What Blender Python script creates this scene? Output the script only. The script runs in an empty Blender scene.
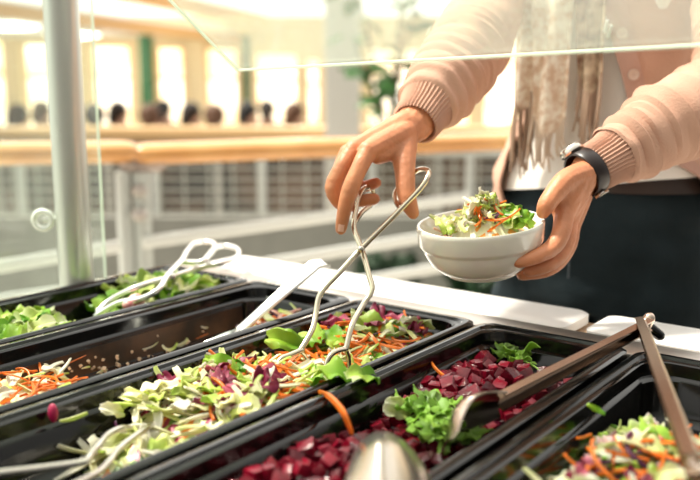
import bpy, bmesh, math, random
from mathutils import Vector, Matrix, Euler, noise
random.seed(7)
S = bpy.context.scene
C = S.collection
PI = math.pi
# ------------------------------------------------------------------ camera
F = 870.0
YAW = math.radians(37.2)
PITCH = math.radians(10.1)
CAMZ = 1.15
Z0 = 0.85                      # height of the counter
sy_, cy_, sp_, cp_ = math.sin(YAW), math.cos(YAW), math.sin(PITCH), math.cos(PITCH)

def ray(px, py):
    x, y = (px-350)/F, (240-py)/F
    f = cp_ + y*sp_
    u = y*cp_ - sp_
    return Vector((-sy_*f + cy_*x, cy_*f + sy_*x, u))
def P(px, py, d):
    return ray(px, py)*d + Vector((0, 0, CAMZ))
def G(px, py, z):
    r = ray(px, py)
    return r*((z-CAMZ)/r.z) + Vector((0, 0, CAMZ))
def GX(px, py, i, off=.004):
    r = ray(px, py); x = PX0+PW*i+.003+.0235+off
    return r*(x/r.x) + Vector((0, 0, CAMZ))
def B(r, f, z=0.0):            # right / forward of the viewpoint, on a plan
    return Vector((-sy_*f + cy_*r, cy_*f + sy_*r, z))

cd = bpy.data.cameras.new('camera'); cam = bpy.data.objects.new('camera', cd); C.objects.link(cam)
cam.location = (0, 0, CAMZ); cam.rotation_euler = (PI/2-PITCH, 0, YAW)
cd.sensor_width = 36; cd.lens = F/700*36; cd.clip_start = 0.02; cd.clip_end = 200
cd.dof.use_dof = True; cd.dof.focus_distance = 0.98; cd.dof.aperture_fstop = 3.2
S.camera = cam
S.view_settings.view_transform = 'Standard'; S.view_settings.look = 'None'
S.view_settings.gamma = 1; S.view_settings.exposure = 0.13
S.cycles.use_denoising = True
S.cycles.max_bounces = 8; S.cycles.transparent_max_bounces = 16

# ------------------------------------------------------------------ materials
MATS = {}
def mat(name, col, rough=.5, metal=0, spec=.5, rnd=0, noise_scale=0, noise_amt=0, bump=0, bscale=60,
        emit=None, sss=0, coat=0, col2=None, trans=0):
    if name in MATS: return MATS[name]
    m = bpy.data.materials.new(name); m.use_nodes = True
    nt = m.node_tree; b = nt.nodes['Principled BSDF']
    b.inputs['Base Color'].default_value = (*col, 1); b.inputs['Roughness'].default_value = rough
    b.inputs['Metallic'].default_value = metal; b.inputs['Specular IOR Level'].default_value = spec
    b.inputs['Coat Weight'].default_value = coat
    if sss:
        b.inputs['Subsurface Weight'].default_value = sss
        b.inputs['Subsurface Scale'].default_value = .01
        b.inputs['Subsurface Radius'].default_value = (1, .35, .2)
    src = None
    if col2 is not None or noise_amt:
        n = nt.nodes.new('ShaderNodeTexNoise'); n.inputs['Scale'].default_value = noise_scale or 8
        n.inputs['Detail'].default_value = 3
        tc = nt.nodes.new('ShaderNodeTexCoord'); nt.links.new(tc.outputs['Object'], n.inputs['Vector'])
        r = nt.nodes.new('ShaderNodeValToRGB'); r.color_ramp.elements[0].position = .38; r.color_ramp.elements[1].position = .64
        c2 = col2 if col2 is not None else tuple(c*(1-noise_amt) for c in col)
        r.color_ramp.elements[0].color = (*c2, 1); r.color_ramp.elements[1].color = (*col, 1)
        nt.links.new(n.outputs['Fac'], r.inputs['Fac']); src = r.outputs['Color']
        nt.links.new(src, b.inputs['Base Color'])
    if rnd:
        oi = nt.nodes.new('ShaderNodeObjectInfo'); h = nt.nodes.new('ShaderNodeHueSaturation')
        mr = nt.nodes.new('ShaderNodeMapRange'); mr.inputs['To Min'].default_value = 1-rnd; mr.inputs['To Max'].default_value = 1+rnd
        nt.links.new(oi.outputs['Random'], mr.inputs['Value']); nt.links.new(mr.outputs['Result'], h.inputs['Value'])
        h.inputs['Color'].default_value = (*col, 1)
        if src: nt.links.new(src, h.inputs['Color'])
        nt.links.new(h.outputs['Color'], b.inputs['Base Color'])
    if bump:
        n = nt.nodes.new('ShaderNodeTexNoise'); n.inputs['Scale'].default_value = bscale; n.inputs['Detail'].default_value = 4
        tc = nt.nodes.new('ShaderNodeTexCoord'); nt.links.new(tc.outputs['Object'], n.inputs['Vector'])
        bp = nt.nodes.new('ShaderNodeBump'); bp.inputs['Strength'].default_value = bump; bp.inputs['Distance'].default_value = .004
        nt.links.new(n.outputs['Fac'], bp.inputs['Height']); nt.links.new(bp.outputs['Normal'], b.inputs['Normal'])
    if emit:
        b.inputs['Emission Color'].default_value = (*emit[0], 1); b.inputs['Emission Strength'].default_value = emit[1]
    if trans:
        t = nt.nodes.new('ShaderNodeBsdfTranslucent'); mx = nt.nodes.new('ShaderNodeMixShader'); mx.inputs[0].default_value = trans
        t.inputs['Color'].default_value = (*col, 1)
        for l in list(nt.links):
            if l.to_socket == b.inputs['Base Color']: nt.links.new(l.from_socket, t.inputs['Color'])
        nt.links.new(b.outputs[0], mx.inputs[1]); nt.links.new(t.outputs[0], mx.inputs[2])
        nt.links.new(mx.outputs[0], nt.nodes['Material Output'].inputs[0])
    MATS[name] = m
    return m
def glass_mat(name, tint=(.93, 1, .96), haze=.1, gloss=.08):
    m = bpy.data.materials.new(name); m.use_nodes = True; nt = m.node_tree; nt.nodes.clear()
    o = nt.nodes.new('ShaderNodeOutputMaterial'); t = nt.nodes.new('ShaderNodeBsdfTransparent'); t.inputs[0].default_value = (*tint, 1)
    g = nt.nodes.new('ShaderNodeBsdfGlossy'); g.inputs['Roughness'].default_value = .02
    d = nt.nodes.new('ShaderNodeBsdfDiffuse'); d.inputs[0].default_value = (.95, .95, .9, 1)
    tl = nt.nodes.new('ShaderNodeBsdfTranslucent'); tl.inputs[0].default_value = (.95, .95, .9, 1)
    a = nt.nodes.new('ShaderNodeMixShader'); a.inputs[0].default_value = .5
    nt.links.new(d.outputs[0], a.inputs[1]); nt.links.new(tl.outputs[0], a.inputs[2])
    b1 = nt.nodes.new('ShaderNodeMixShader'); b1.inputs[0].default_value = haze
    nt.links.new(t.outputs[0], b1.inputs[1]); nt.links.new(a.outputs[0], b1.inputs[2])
    b2 = nt.nodes.new('ShaderNodeMixShader'); b2.inputs[0].default_value = gloss
    nt.links.new(b1.outputs[0], b2.inputs[1]); nt.links.new(g.outputs[0], b2.inputs[2]); nt.links.new(b2.outputs[0], o.inputs[0])
    return m
def leaf_mat(name, ramp, rnd=.15, rough=.4, trans=.35, scale=25, gen=0.6):
    """colour by a mix of position along the piece and noise: pale rib to coloured edge"""
    m = bpy.data.materials.new(name); m.use_nodes = True; nt = m.node_tree; b = nt.nodes['Principled BSDF']
    b.inputs['Roughness'].default_value = rough; b.inputs['Specular IOR Level'].default_value = .5
    tc = nt.nodes.new('ShaderNodeTexCoord'); n = nt.nodes.new('ShaderNodeTexNoise'); n.inputs['Scale'].default_value = scale
    n.inputs['Detail'].default_value = 2
    oi = nt.nodes.new('ShaderNodeObjectInfo')
    va = nt.nodes.new('ShaderNodeVectorMath'); va.operation = 'ADD'
    cmb = nt.nodes.new('ShaderNodeCombineXYZ'); nt.links.new(oi.outputs['Random'], cmb.inputs[0])
    sc = nt.nodes.new('ShaderNodeVectorMath'); sc.operation = 'SCALE'; sc.inputs['Scale'].default_value = 7
    nt.links.new(cmb.outputs[0], sc.inputs[0]); nt.links.new(tc.outputs['Object'], va.inputs[0]); nt.links.new(sc.outputs[0], va.inputs[1])
    nt.links.new(va.outputs[0], n.inputs['Vector'])
    sx = nt.nodes.new('ShaderNodeSeparateXYZ'); nt.links.new(tc.outputs['Generated'], sx.inputs[0])
    m1 = nt.nodes.new('ShaderNodeMath'); m1.operation = 'MULTIPLY'; m1.inputs[1].default_value = gen; nt.links.new(sx.outputs[0], m1.inputs[0])
    m2 = nt.nodes.new('ShaderNodeMath'); m2.operation = 'MULTIPLY_ADD'; m2.inputs[1].default_value = 1-gen
    nt.links.new(n.outputs['Fac'], m2.inputs[0]); nt.links.new(m1.outputs[0], m2.inputs[2])
    m3 = nt.nodes.new('ShaderNodeMath'); m3.operation = 'MULTIPLY_ADD'; m3.inputs[1].default_value = .3; m3.inputs[2].default_value = -.15
    nt.links.new(oi.outputs['Random'], m3.inputs[0])
    m4 = nt.nodes.new('ShaderNodeMath'); m4.operation = 'ADD'; nt.links.new(m2.outputs[0], m4.inputs[0]); nt.links.new(m3.outputs[0], m4.inputs[1])
    r = nt.nodes.new('ShaderNodeValToRGB'); cr = r.color_ramp
    cr.elements[0].position = ramp[0][0]; cr.elements[0].color = (*ramp[0][1], 1)
    cr.elements[1].position = ramp[-1][0]; cr.elements[1].color = (*ramp[-1][1], 1)
    for p, c in ramp[1:-1]:
        e = cr.elements.new(p); e.color = (*c, 1)
    nt.links.new(m4.outputs[0], r.inputs[0])
    h = nt.nodes.new('ShaderNodeHueSaturation'); mr = nt.nodes.new('ShaderNodeMapRange')
    mr.inputs['To Min'].default_value = 1-rnd; mr.inputs['To Max'].default_value = 1+rnd
    nt.links.new(oi.outputs['Random'], mr.inputs[0]); nt.links.new(mr.outputs[0], h.inputs['Value']); nt.links.new(r.outputs[0], h.inputs['Color'])
    nt.links.new(h.outputs[0], b.inputs['Base Color'])
    t = nt.nodes.new('ShaderNodeBsdfTranslucent'); mx = nt.nodes.new('ShaderNodeMixShader'); mx.inputs[0].default_value = trans
    nt.links.new(h.outputs[0], t.inputs[0]); nt.links.new(b.outputs[0], mx.inputs[1]); nt.links.new(t.outputs[0], mx.inputs[2])
    nt.links.new(mx.outputs[0], nt.nodes['Material Output'].inputs[0])
    return m

M_BLACK = mat('black_plastic', (.003, .0028, .0026), .14, spec=.38, bump=.04, bscale=40)
M_STEEL = mat('steel', (.62, .58, .52), .22, 1)
M_STRIP = mat('brushed_steel', (.50, .46, .42), .34, 1)
M_BRIGHT = mat('polished_steel', (.86, .84, .80), .28, 1)
M_POST = mat('painted_steel', (.63, .66, .62), .35, .3)
M_POLE = mat('pole_steel', (.60, .62, .57), .3, .6)
M_RAIL = mat('pale_rail', (.92, .94, .88), .4, .2)
M_WOOD = mat('light_oak', (.80, .42, .14), .2, col2=(.66, .30, .08), noise_scale=5, coat=.6)
M_WOODF = mat('pale_maple', (.80, .52, .25), .5)
M_WHITE = mat('white_board', (.85, .85, .83), .35)
M_TIMBER = mat('brown_timber', (.50, .33, .20), .5, noise_amt=.3, noise_scale=20)
M_PORC = mat('porcelain', (.80, .77, .68), .16, coat=.5)
M_SKIN = mat('skin', (.68, .27, .13), .45, sss=.12, bump=.3, bscale=140, noise_amt=.2, noise_scale=25)
M_SKIN2 = mat('skin_plain', (.6, .36, .25), .5)
M_NAIL = mat('nail', (.82, .50, .40), .25)
M_JEANS = mat('denim', (.020, .031, .036), .9, spec=.15, bump=.3, bscale=300, noise_amt=.35, noise_scale=10)
M_BELT = mat('belt_leather', (.035, .02, .015), .4)
M_KNIT = mat('peach_knit', (.56, .33, .235), .85, bump=.25, bscale=350)
M_SHIRT = mat('white_shirt', (.82, .78, .72), .8)
M_STRAP = mat('watch_leather', (.012, .005, .004), .35)
M_DARK = mat('dark_interior', (.05, .045, .045), .8)

# ------------------------------------------------------------------ mesh helpers
class MB:
    def __init__(s): s.v = []; s.f = []; s.m = []
    def add(s, v, f, m=0):
        o = len(s.v); s.v += [Vector(p) for p in v]; s.f += [tuple(i+o for i in q) for q in f]; s.m += [m]*len(f); return s
    def box(s, c, size, rot=None, m=0, bev=0):
        bm = bmesh.new(); bmesh.ops.create_cube(bm, size=1)
        bmesh.ops.scale(bm, vec=Vector(size), verts=bm.verts)
        if bev: bmesh.ops.bevel(bm, geom=list(bm.edges), offset=min(bev, min(size)*.45), segments=2, affect='EDGES', profile=.5)
        R = (rot if isinstance(rot, Matrix) else Euler((0, 0, rot or 0)).to_matrix())
        bm.verts.index_update()
        s.add([R @ v.co + Vector(c) for v in bm.verts], [[v.index for v in f.verts] for f in bm.faces], m); bm.free(); return s
    def loft(s, rings, cap=True, closed=True, m=0):
        n = len(rings[0]); v = [p for r in rings for p in r]; f = []
        for i in range(len(rings)-1):
            for j in range(n if closed else n-1):
                k = (j+1) % n; f.append((i*n+j, i*n+k, (i+1)*n+k, (i+1)*n+j))
        if cap and closed:
            f.append(tuple(range(n-1, -1, -1))); f.append(tuple((len(rings)-1)*n+j for j in range(n)))
        return s.add(v, f, m)
    def tube(s, pts, rad, seg=10, smooth=0, flat=1.0, up=None, m=0, phase=0, round_ends=False):
        pts = [Vector(p) for p in pts]
        rad = list(rad) if hasattr(rad, '__len__') else [rad]*len(pts)
        if smooth: pts, rad = catmull(pts, rad, smooth)
        if round_ends:
            d0 = (pts[0]-pts[1]).normalized(); d1 = (pts[-1]-pts[-2]).normalized(); r0, r1 = rad[0], rad[-1]
            pre = [(pts[0]+d0*r0*math.sin(a), r0*max(math.cos(a), .05)) for a in (PI/2, PI/3, PI/6)]
            post = [(pts[-1]+d1*r1*math.sin(a), r1*max(math.cos(a), .05)) for a in (PI/6, PI/3, PI/2)]
            pts = [p for p, _ in pre]+pts+[p for p, _ in post]; rad = [r for _, r in pre]+rad+[r for _, r in post]
        u = Vector(up) if up else None; rings = []; prev = None
        for i, p in enumerate(pts):
            t = (pts[min(i+1, len(pts)-1)]-pts[max(i-1, 0)]).normalized()
            if prev is None:
                a = u or (Vector((0, 0, 1)) if abs(t.z) < .9 else Vector((1, 0, 0)))
            else: a = u or prev
            x = (a - t*a.dot(t))
            if x.length < 1e-6: x = t.orthogonal()
            x.normalize(); y = t.cross(x); prev = x
            rings.append([p + x*rad[i]*flat*math.cos(2*PI*j/seg+phase) + y*rad[i]*math.sin(2*PI*j/seg+phase) for j in range(seg)])
        return s.loft(rings, m=m)
    def lathe(s, prof, seg=48, c=(0, 0, 0), R=None, m=0, cap=False):
        rings = []
        for r, z in prof:
            rings.append([Vector(c) + ((R or Matrix.Identity(3)) @ Vector((r*math.cos(2*PI*j/seg), r*math.sin(2*PI*j/seg), z))) for j in range(seg)])
        return s.loft(rings, cap=cap, m=m)
    def ball(s, c, r, sc=(1, 1, 1), R=None, seg=16, m=0):
        prof = [(max(math.sin(PI*i/10), .001), -math.cos(PI*i/10)) for i in range(11)]
        rings = []
        for a, z in prof:
            rings.append([Vector(c)+((R or Matrix.Identity(3)) @ Vector((r*sc[0]*a*math.cos(2*PI*j/seg), r*sc[1]*a*math.sin(2*PI*j/seg), r*sc[2]*z))) for j in range(seg)])
        return s.loft(rings, m=m)
    def sheet(s, fn, nu, nv, th, m=0, wrap=False):
        """a real sheet of thickness th over fn(u,v)"""
        g = [[Vector(fn(i/(nu-1), j/(nv-1))) for j in range(nv)] for i in range(nu)]
        N = [[None]*nv for _ in range(nu)]
        for i in range(nu):
            for j in range(nv):
                a = g[min(i+1, nu-1)][j]-g[max(i-1, 0)][j]; b = g[i][min(j+1, nv-1)]-g[i][max(j-1, 0)]
                n = a.cross(b); N[i][j] = n.normalized() if n.length > 1e-12 else Vector((0, 0, 1))
        v = [g[i][j]+N[i][j]*th/2 for i in range(nu) for j in range(nv)]+[g[i][j]-N[i][j]*th/2 for i in range(nu) for j in range(nv)]
        o = nu*nv; f = []
        for i in range(nu-1):
            for j in range(nv-1):
                a, b, c, d = i*nv+j, (i+1)*nv+j, (i+1)*nv+j+1, i*nv+j+1
                f += [(a, b, c, d), (o+d, o+c, o+b, o+a)]
        for i in range(nu-1):
            a, b = i*nv, (i+1)*nv; f.append((a, o+a, o+b, b))
            a, b = i*nv+nv-1, (i+1)*nv+nv-1; f.append((b, o+b, o+a, a))
        for j in range(nv-1):
            a, b = j, j+1; f.append((b, o+b, o+a, a))
            a, b = (nu-1)*nv+j, (nu-1)*nv+j+1; f.append((a, o+a, o+b, b))
        return s.add(v, f, m)
    def mesh(s, name, mats, smooth=True, origin=None):
        me = bpy.data.meshes.new(name); o = Vector(origin) if origin is not None else Vector((0, 0, 0))
        me.from_pydata([p-o for p in s.v], [], s.f)
        for mm in (mats if isinstance(mats, (list, tuple)) else [mats]): me.materials.append(mm)
        me.polygons.foreach_set('material_index', s.m); me.polygons.foreach_set('use_smooth', [smooth]*len(s.f))
        me.update()
        bm = bmesh.new(); bm.from_mesh(me); bmesh.ops.recalc_face_normals(bm, faces=bm.faces); bm.to_mesh(me); bm.free()
        if smooth:
            try: me.set_sharp_from_angle(angle=math.radians(40))
            except Exception: pass
        return me
    def build(s, name, mats, parent=None, smooth=True):
        """vertices are world coordinates; the object's origin goes to its base centre"""
        lo = Vector([min(p[i] for p in s.v) for i in range(3)]); hi = Vector([max(p[i] for p in s.v) for i in range(3)])
        org = Vector(((lo.x+hi.x)/2, (lo.y+hi.y)/2, lo.z))
        o = bpy.data.objects.new(name, s.mesh(name, mats, smooth, org)); C.objects.link(o)
        if parent is not None:
            o.parent = parent; o.matrix_parent_inverse = Matrix.Identity(4)
            o.location = wm(parent).inverted() @ org
            o.rotation_euler = (wm(parent).inverted().to_3x3()).to_euler()
        else: o.location = org
        return o
def wm(o):
    m = Matrix.LocRotScale(o.location, o.rotation_euler, o.scale)
    return (wm(o.parent) @ m) if o.parent else m
def catmull(pts, rad, k):
    P2, R2 = [], []
    for i in range(len(pts)-1):
        p0, p1, p2, p3 = pts[max(i-1, 0)], pts[i], pts[i+1], pts[min(i+2, len(pts)-1)]
        for j in range(k):
            t = j/k
            P2.append(.5*((2*p1)+(p2-p0)*t+(2*p0-5*p1+4*p2-p3)*t*t+(3*p1-p0-3*p2+p3)*t**3)); R2.append(rad[i]*(1-t)+rad[i+1]*t)
    P2.append(pts[-1]); R2.append(rad[-1]); return P2, R2
def empty(name, loc, rz=0):
    o = bpy.data.objects.new(name, None); C.objects.link(o); o.location = loc; o.rotation_euler = (0, 0, rz)
    o.empty_display_size = .05; return o
def tag(o, label=None, cat=None, group=None, kind=None):
    if label: o['label'] = label
    if cat: o['category'] = cat
    if group: o['group'] = group
    if kind: o['kind'] = kind
    return o
def struct(mb, name, m, smooth=False): return tag(mb.build(name, m, smooth=smooth), kind='structure')
def remeshed(mb, voxel, it=6, disp=None):
    me = mb.mesh('tmp', M_SKIN, True); o = bpy.data.objects.new('tmp', me); C.objects.link(o)
    r = o.modifiers.new('r', 'REMESH'); r.mode = 'VOXEL'; r.voxel_size = voxel; r.use_smooth_shade = True
    if it:
        sm = o.modifiers.new('s', 'SMOOTH'); sm.iterations = it; sm.factor = .5
    dg = bpy.context.evaluated_depsgraph_get(); e = o.evaluated_get(dg); me2 = e.to_mesh()
    out = MB(); out.add([v.co.copy() for v in me2.vertices], [tuple(p.vertices) for p in me2.polygons])
    e.to_mesh_clear(); bpy.data.objects.remove(o)
    return out
def copy_thing(o, parent=None):
    c = o.copy(); C.objects.link(c); c.parent = parent
    for ch in list(o.children): copy_thing(ch, c)
    return c

# ------------------------------------------------------------------ building shell
mb = MB(); q = [B(-8, -3), B(8, -3), B(8, 3.3), B(-8, 3.3)]
mb.add([p+Vector((0, 0, z)) for z in (-.3, 0) for p in q], [(3, 2, 1, 0), (4, 5, 6, 7), (0, 1, 5, 4), (1, 2, 6, 5), (2, 3, 7, 6), (3, 0, 4, 7)])
struct(mb, 'floor', mat('floor_tile', (.55, .5, .44), .4, noise_amt=.1))
FZ = -.35
mb = MB().box(B(0, 13.1, FZ-.2), (26, 14.2, .4), YAW); struct(mb, 'floor_far', mat('far_floor', (.5, .46, .42), .5))
mb = MB().box(B(0, 5.95, -.32), (26, .14, 1.16), YAW); struct(mb, 'trim_1', mat('pale_concrete', (.40, .39, .34), .7, noise_amt=.1))
# far wall with windows
WF = 16.0
wins = [(-60, 14, 42, 124), (30, 82, 45, 126), (96, 137, 47, 124), (160, 189, 49, 124), (208, 242, 50, 124), (256, 300, 55, 122), (306, 322, 60, 122),
        (366, 420, 50, 124), (425, 470, 30, 124), (480, 530, 20, 124), (545, 620, 20, 124), (640, 740, 20, 124)]
def pr(px): return (px-350)/F*WF*1.0
wallm = mat('cream_wall', (.90, .74, .46), .7)
ws = MB()
def zz(py, f):
    r = ray(350, py); return CAMZ + r.z/ (cp_+(240-py)/F*sp_)*f
edges = [(-12, pr(-60))]+[(pr(wins[i][1]), pr(wins[i+1][0])) for i in range(len(wins)-1)]+[(pr(740), 12)]
for a, b in edges:
    ws.box(B((a+b)/2, WF, .975), (b-a, .3, 2.75), YAW)
for a, b, t, bt in wins:
    zt, zb = zz(t, WF), zz(bt, WF)
    ws.box(B((pr(a)+pr(b))/2, WF, (zt+2.35)/2), (pr(b)-pr(a), .3, 2.35-zt), YAW)
    ws.box(B((pr(a)+pr(b))/2, WF, (zb-.4)/2), (pr(b)-pr(a), .3, zb+.4), YAW)
struct(ws, 'wall_far', wallm)
M_WIN = mat('daylight_window', (.9, .9, .9), .3, emit=((1, .93, .78), 2.1))
nt = M_WIN.node_tree; n_ = nt.nodes.new('ShaderNodeTexNoise'); n_.inputs['Scale'].default_value = 1.3; tc_ = nt.nodes.new('ShaderNodeTexCoord'); nt.links.new(tc_.outputs['Object'], n_.inputs['Vector'])
r_ = nt.nodes.new('ShaderNodeValToRGB'); r_.color_ramp.elements[0].position = .42; r_.color_ramp.elements[0].color = (.80, .58, .30, 1); r_.color_ramp.elements[1].position = .56; r_.color_ramp.elements[1].color = (1, .96, .82, 1)
nt.links.new(n_.outputs['Fac'], r_.inputs[0]); nt.links.new(r_.outputs[0], nt.nodes['Principled BSDF'].inputs['Emission Color'])
M_FR = mat('window_frame_paint', (.85, .7, .45), .5)
for i, (a, b, t, bt) in enumerate(wins):
    zt, zb = zz(t, WF), zz(bt, WF); w = pr(b)-pr(a)
    e = tag(empty('window_%d' % (i+1), B((pr(a)+pr(b))/2, WF, zb), YAW), kind='structure')
    MB().box(B((pr(a)+pr(b))/2, WF+.03, (zt+zb)/2), (w, .02, zt-zb), YAW).build('pane', M_WIN, e, False)
    fr = MB()
    for s in (-1, 1): fr.box(B((pr(a)+pr(b))/2+s*(w/2-.03), WF-.02, (zt+zb)/2), (.06, .06, zt-zb), YAW)
    fr.box(B((pr(a)+pr(b))/2, WF-.02, zb+(zt-zb)*.62), (w, .05, .06), YAW)
    fr.build('window_frame', M_FR, e, False)
# pitched ceilings and beams of the far hall
def plank(p0, p1, w, h, z, name, m):
    d = (p1-p0); ang = math.atan2(d.y, d.x); c = (p0+p1)/2
    return struct(MB().box((c.x, c.y, z), (d.length, w, h), ang), name, m)
plank(B(-5.6, 3.2), B(-1.8, 16.0), .16, .15, 1.93, 'trim_2', mat('beam_wood', (.62, .36, .13), .6))
plank(B(-4.6, 6.6), B(-1.3, 20), .16, .24, 2.42, 'trim_3', MATS['beam_wood'])
mb = MB(); q = [B(-5.75, 3.2, 1.99), B(-1.95, 16, 1.99), B(-12, 16, 1.99), B(-12, 3.2, 1.99)]
mb.add(q+[p+Vector((0, 0, .08)) for p in q], [(0, 1, 2, 3), (7, 6, 5, 4), (0, 4, 5, 1), (1, 5, 6, 2), (2, 6, 7, 3), (3, 7, 4, 0)])
struct(mb, 'ceiling', mat('ceiling_paint', (.82, .84, .82), .8))
# round ceiling lamps; third lamp and the point lights added to brighten the hall
for px, f, lab in ((16, 11.5, 'larger round glowing ceiling lamp by the left edge'), (80, 13.5, 'smaller round glowing ceiling lamp seen beside the steel post'),
                   (292, 12.5, 'added round glowing disc brightening the area above windows right of the green columns')):
    c = B((px-350)/F*f, f, 1.9 if px < 100 else 2.28)
    pl_ = bpy.data.lights.new('lamp_light', 'POINT'); pl_.energy = 55; pl_.shadow_soft_size = .25; pl_.color = (1, .93, .80)
    po_ = bpy.data.objects.new('lamp_light', pl_); C.objects.link(po_); po_.location = c-Vector((0, 0, .34))
    e = tag(empty('ceiling_lamp', c), lab, 'lamp', 'round ceiling lamps')
    MB().lathe([(.001, .09), (.42, .09), (.45, .02), (.40, 0)], c=c).build('lamp_housing', M_POST, e)
    MB().lathe([(.40, .005), (.36, -.02), (.2, -.035), (.001, -.04)], c=c).build('diffuser', mat('lamp_glow', (1, 1, 1), .4, emit=((.95, 1, 1), 4)), e)
# columns
def column(px, f, w, m, lab, z1=3.2, dm=.3):
    c = B((px-350)/F*f, f, FZ)
    e = tag(empty('column', c, YAW), lab, 'column')
    MB().box(c+Vector((0, 0, (z1-FZ)/2)), (w, dm, z1-FZ), YAW, bev=.01).build('shaft', m, e, False)
    MB().box(c+Vector((0, 0, .06)), (w+.08, dm+.08, .12), YAW, bev=.01).build('base', m, e, False)
column(343, 7.6, .30, mat('white_column', (.80, .78, .72), .6), 'wide white square column left of the leafy plant')
column(151, 14.6, .18, mat('green_column', (.02, .12, .04), .5), 'green painted column in front of the far windows', 1.95)
column(248.5, 14.6, .11, mat('green_column_dark', (.03, .09, .03), .5), 'thin dark green column right of the brighter green one', 1.95)
column(200, 15.2, .26, wallm, 'cream column between two glowing windows', 1.95)
# far balustrade with wire mesh
e = tag(empty('balustrade', B(0, 6.02, .26), YAW), 'dark wire mesh balustrade across the far gallery edge', 'railing')
for px in (-90, 20, 155, 262, 372, 470, 560, 700):
    MB().box(B((px-350)/F*6.02, 6.02, .47), (.045, .05, .42), YAW).build('post', M_RAIL, e, False)
me_ = MB(); zc = .28
while zc < .66:
    me_.box(B(-.2, 6.02, zc), (7.2, .012, .018), YAW); zc += .075
x = -3.7
while x < 3.4:
    me_.box(B(x, 6.02, .47), (.014, .014, .40), YAW); x += .17
me_.build('wire_mesh', mat('grey_wire', (.62, .62, .54), .5, .2), e, False)
MB().box(B(-.2, 6.02, .69), (7.4, .05, .035), YAW).build('top_rail', M_RAIL, e, False)
# wood topped partition with cabinets behind the balustrade
e = tag(empty('partition', B(0, 8, FZ), YAW), 'long low dark partition with a pale wooden ledge on top', 'partition')
MB().box(B(-.3, 8.05, .16), (9.4, .22, 1.02), YAW).build('panel', mat('partition_dark', (.02, .018, .017), .6, col2=(.13, .07, .04), noise_scale=2.4), e, False)
MB().box(B(-.3, 8.05, .72), (9.5, .36, .10), YAW, bev=.01).build('ledge', M_WOODF, e, False)
for i in range(9):
    MB().box(B(-4.2+i*1.0, 7.90, .14), (.05, .06, .98), YAW).build('mullion', mat('partition_trim', (.55, .55, .5), .6), e, False)

# ------------------------------------------------------------------ diners far away
SH = [mat('diner_cloth_%d' % i, c, .8) for i, c in enumerate([(.05, .05, .06), (.30, .07, .04), (.10, .08, .07), (.18, .05, .03), (.04, .06, .10), (.16, .13, .10)])]
HR = [mat('diner_hair_%d' % i, c, .6) for i, c in enumerate([(.03, .018, .012), (.12, .05, .02), (.02, .02, .02)])]
def diner_meshes():
    b = MB(); b.tube([(0, 0, .45), (0, .02, .6), (0, 0, .85), (0, 0, .98)], [.15, .14, .16, .10], 14, 3, round_ends=True)
    b.tube([(0, 0, .95), (0, 0, 1.08)], .05, 10); b.ball((0, 0, 1.14), .085, (1, 1.1, 1.3))
    b.ball((0, -.1, 1.13), .015, (1, 1, 1.4))
    for s in (-1, 1):
        b.tube([(s*.16, 0, .95), (s*.21, -.04, .72), (s*.12, -.28, .70)], [.048, .042, .03], 10, 3, round_ends=True)
        b.tube([(s*.09, 0, .5), (s*.10, -.40, .52), (s*.10, -.42, .08), (s*.10, -.52, .05)], [.08, .065, .05, .035], 10, 2, round_ends=True)
        b.ball((s*.1, -.34, .70), .035, (1, 1.4, .6)); b.ball((s*.085, 0, 1.14), .02, (.5, 1, 1.3))
    body = remeshed(b, .014, 4).mesh('body', M_SKIN2)
    h = MB().ball((0, .02, 1.175), .1, (1.0, 1.05, 1.15)).tube([(0, .06, 1.15), (0, .09, 1.07)], [.08, .06], 12, round_ends=True)
    hair = h.mesh('hair', HR[0])
    t = MB().tube([(0, 0, .46), (0, .02, .6), (0, 0, .85), (0, 0, .99)], [.165, .155, .178, .09], 18, 3)
    for s in (-1, 1): t.tube([(s*.13, 0, .95), (s*.215, -.04, .73), (s*.16, -.18, .705)], [.062, .056, .045], 12, 3)
    top = t.mesh('jumper', SH[0])
    r = MB()
    for s in (-1, 1): r.tube([(s*.07, .04, .5), (s*.10, -.40, .52), (s*.10, -.43, .14)], [.10, .078, .06], 12, 3)
    return body, hair, top, r.mesh('trousers', SH[2])
dm = diner_meshes()
heads = [(22, 9.0, 0, 'dark haired person in dark top, leftmost behind the far ledge'), (46, 11.0, 1, 'person in reddish brown top left of the steel post, behind the far ledge'),
         (97, 9.2, 2, 'person in dark brown top just right of the steel post'), (122, 10.6, 4, 'person in dark blue top left of the green column'),
         (152, 9.1, 1, 'brown haired person in rusty top below the green column'), (166, 11.8, 3, 'person in dark red top right of the green column'),
         (194, 10.2, 0, 'dark haired person in black top below the cream column'), (216, 9.0, 5, 'person in taupe top seated between the cream and thin green columns'),
         (250, 10.6, 2, 'person in brown top below the thin dark green column'), (268, 11.6, 3, 'person in dark red top at the right end of the ledge row'),
         (296, 10.0, 5, 'person in taupe top nearest the white column')]
ch = MB()
chair_me = []
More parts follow.
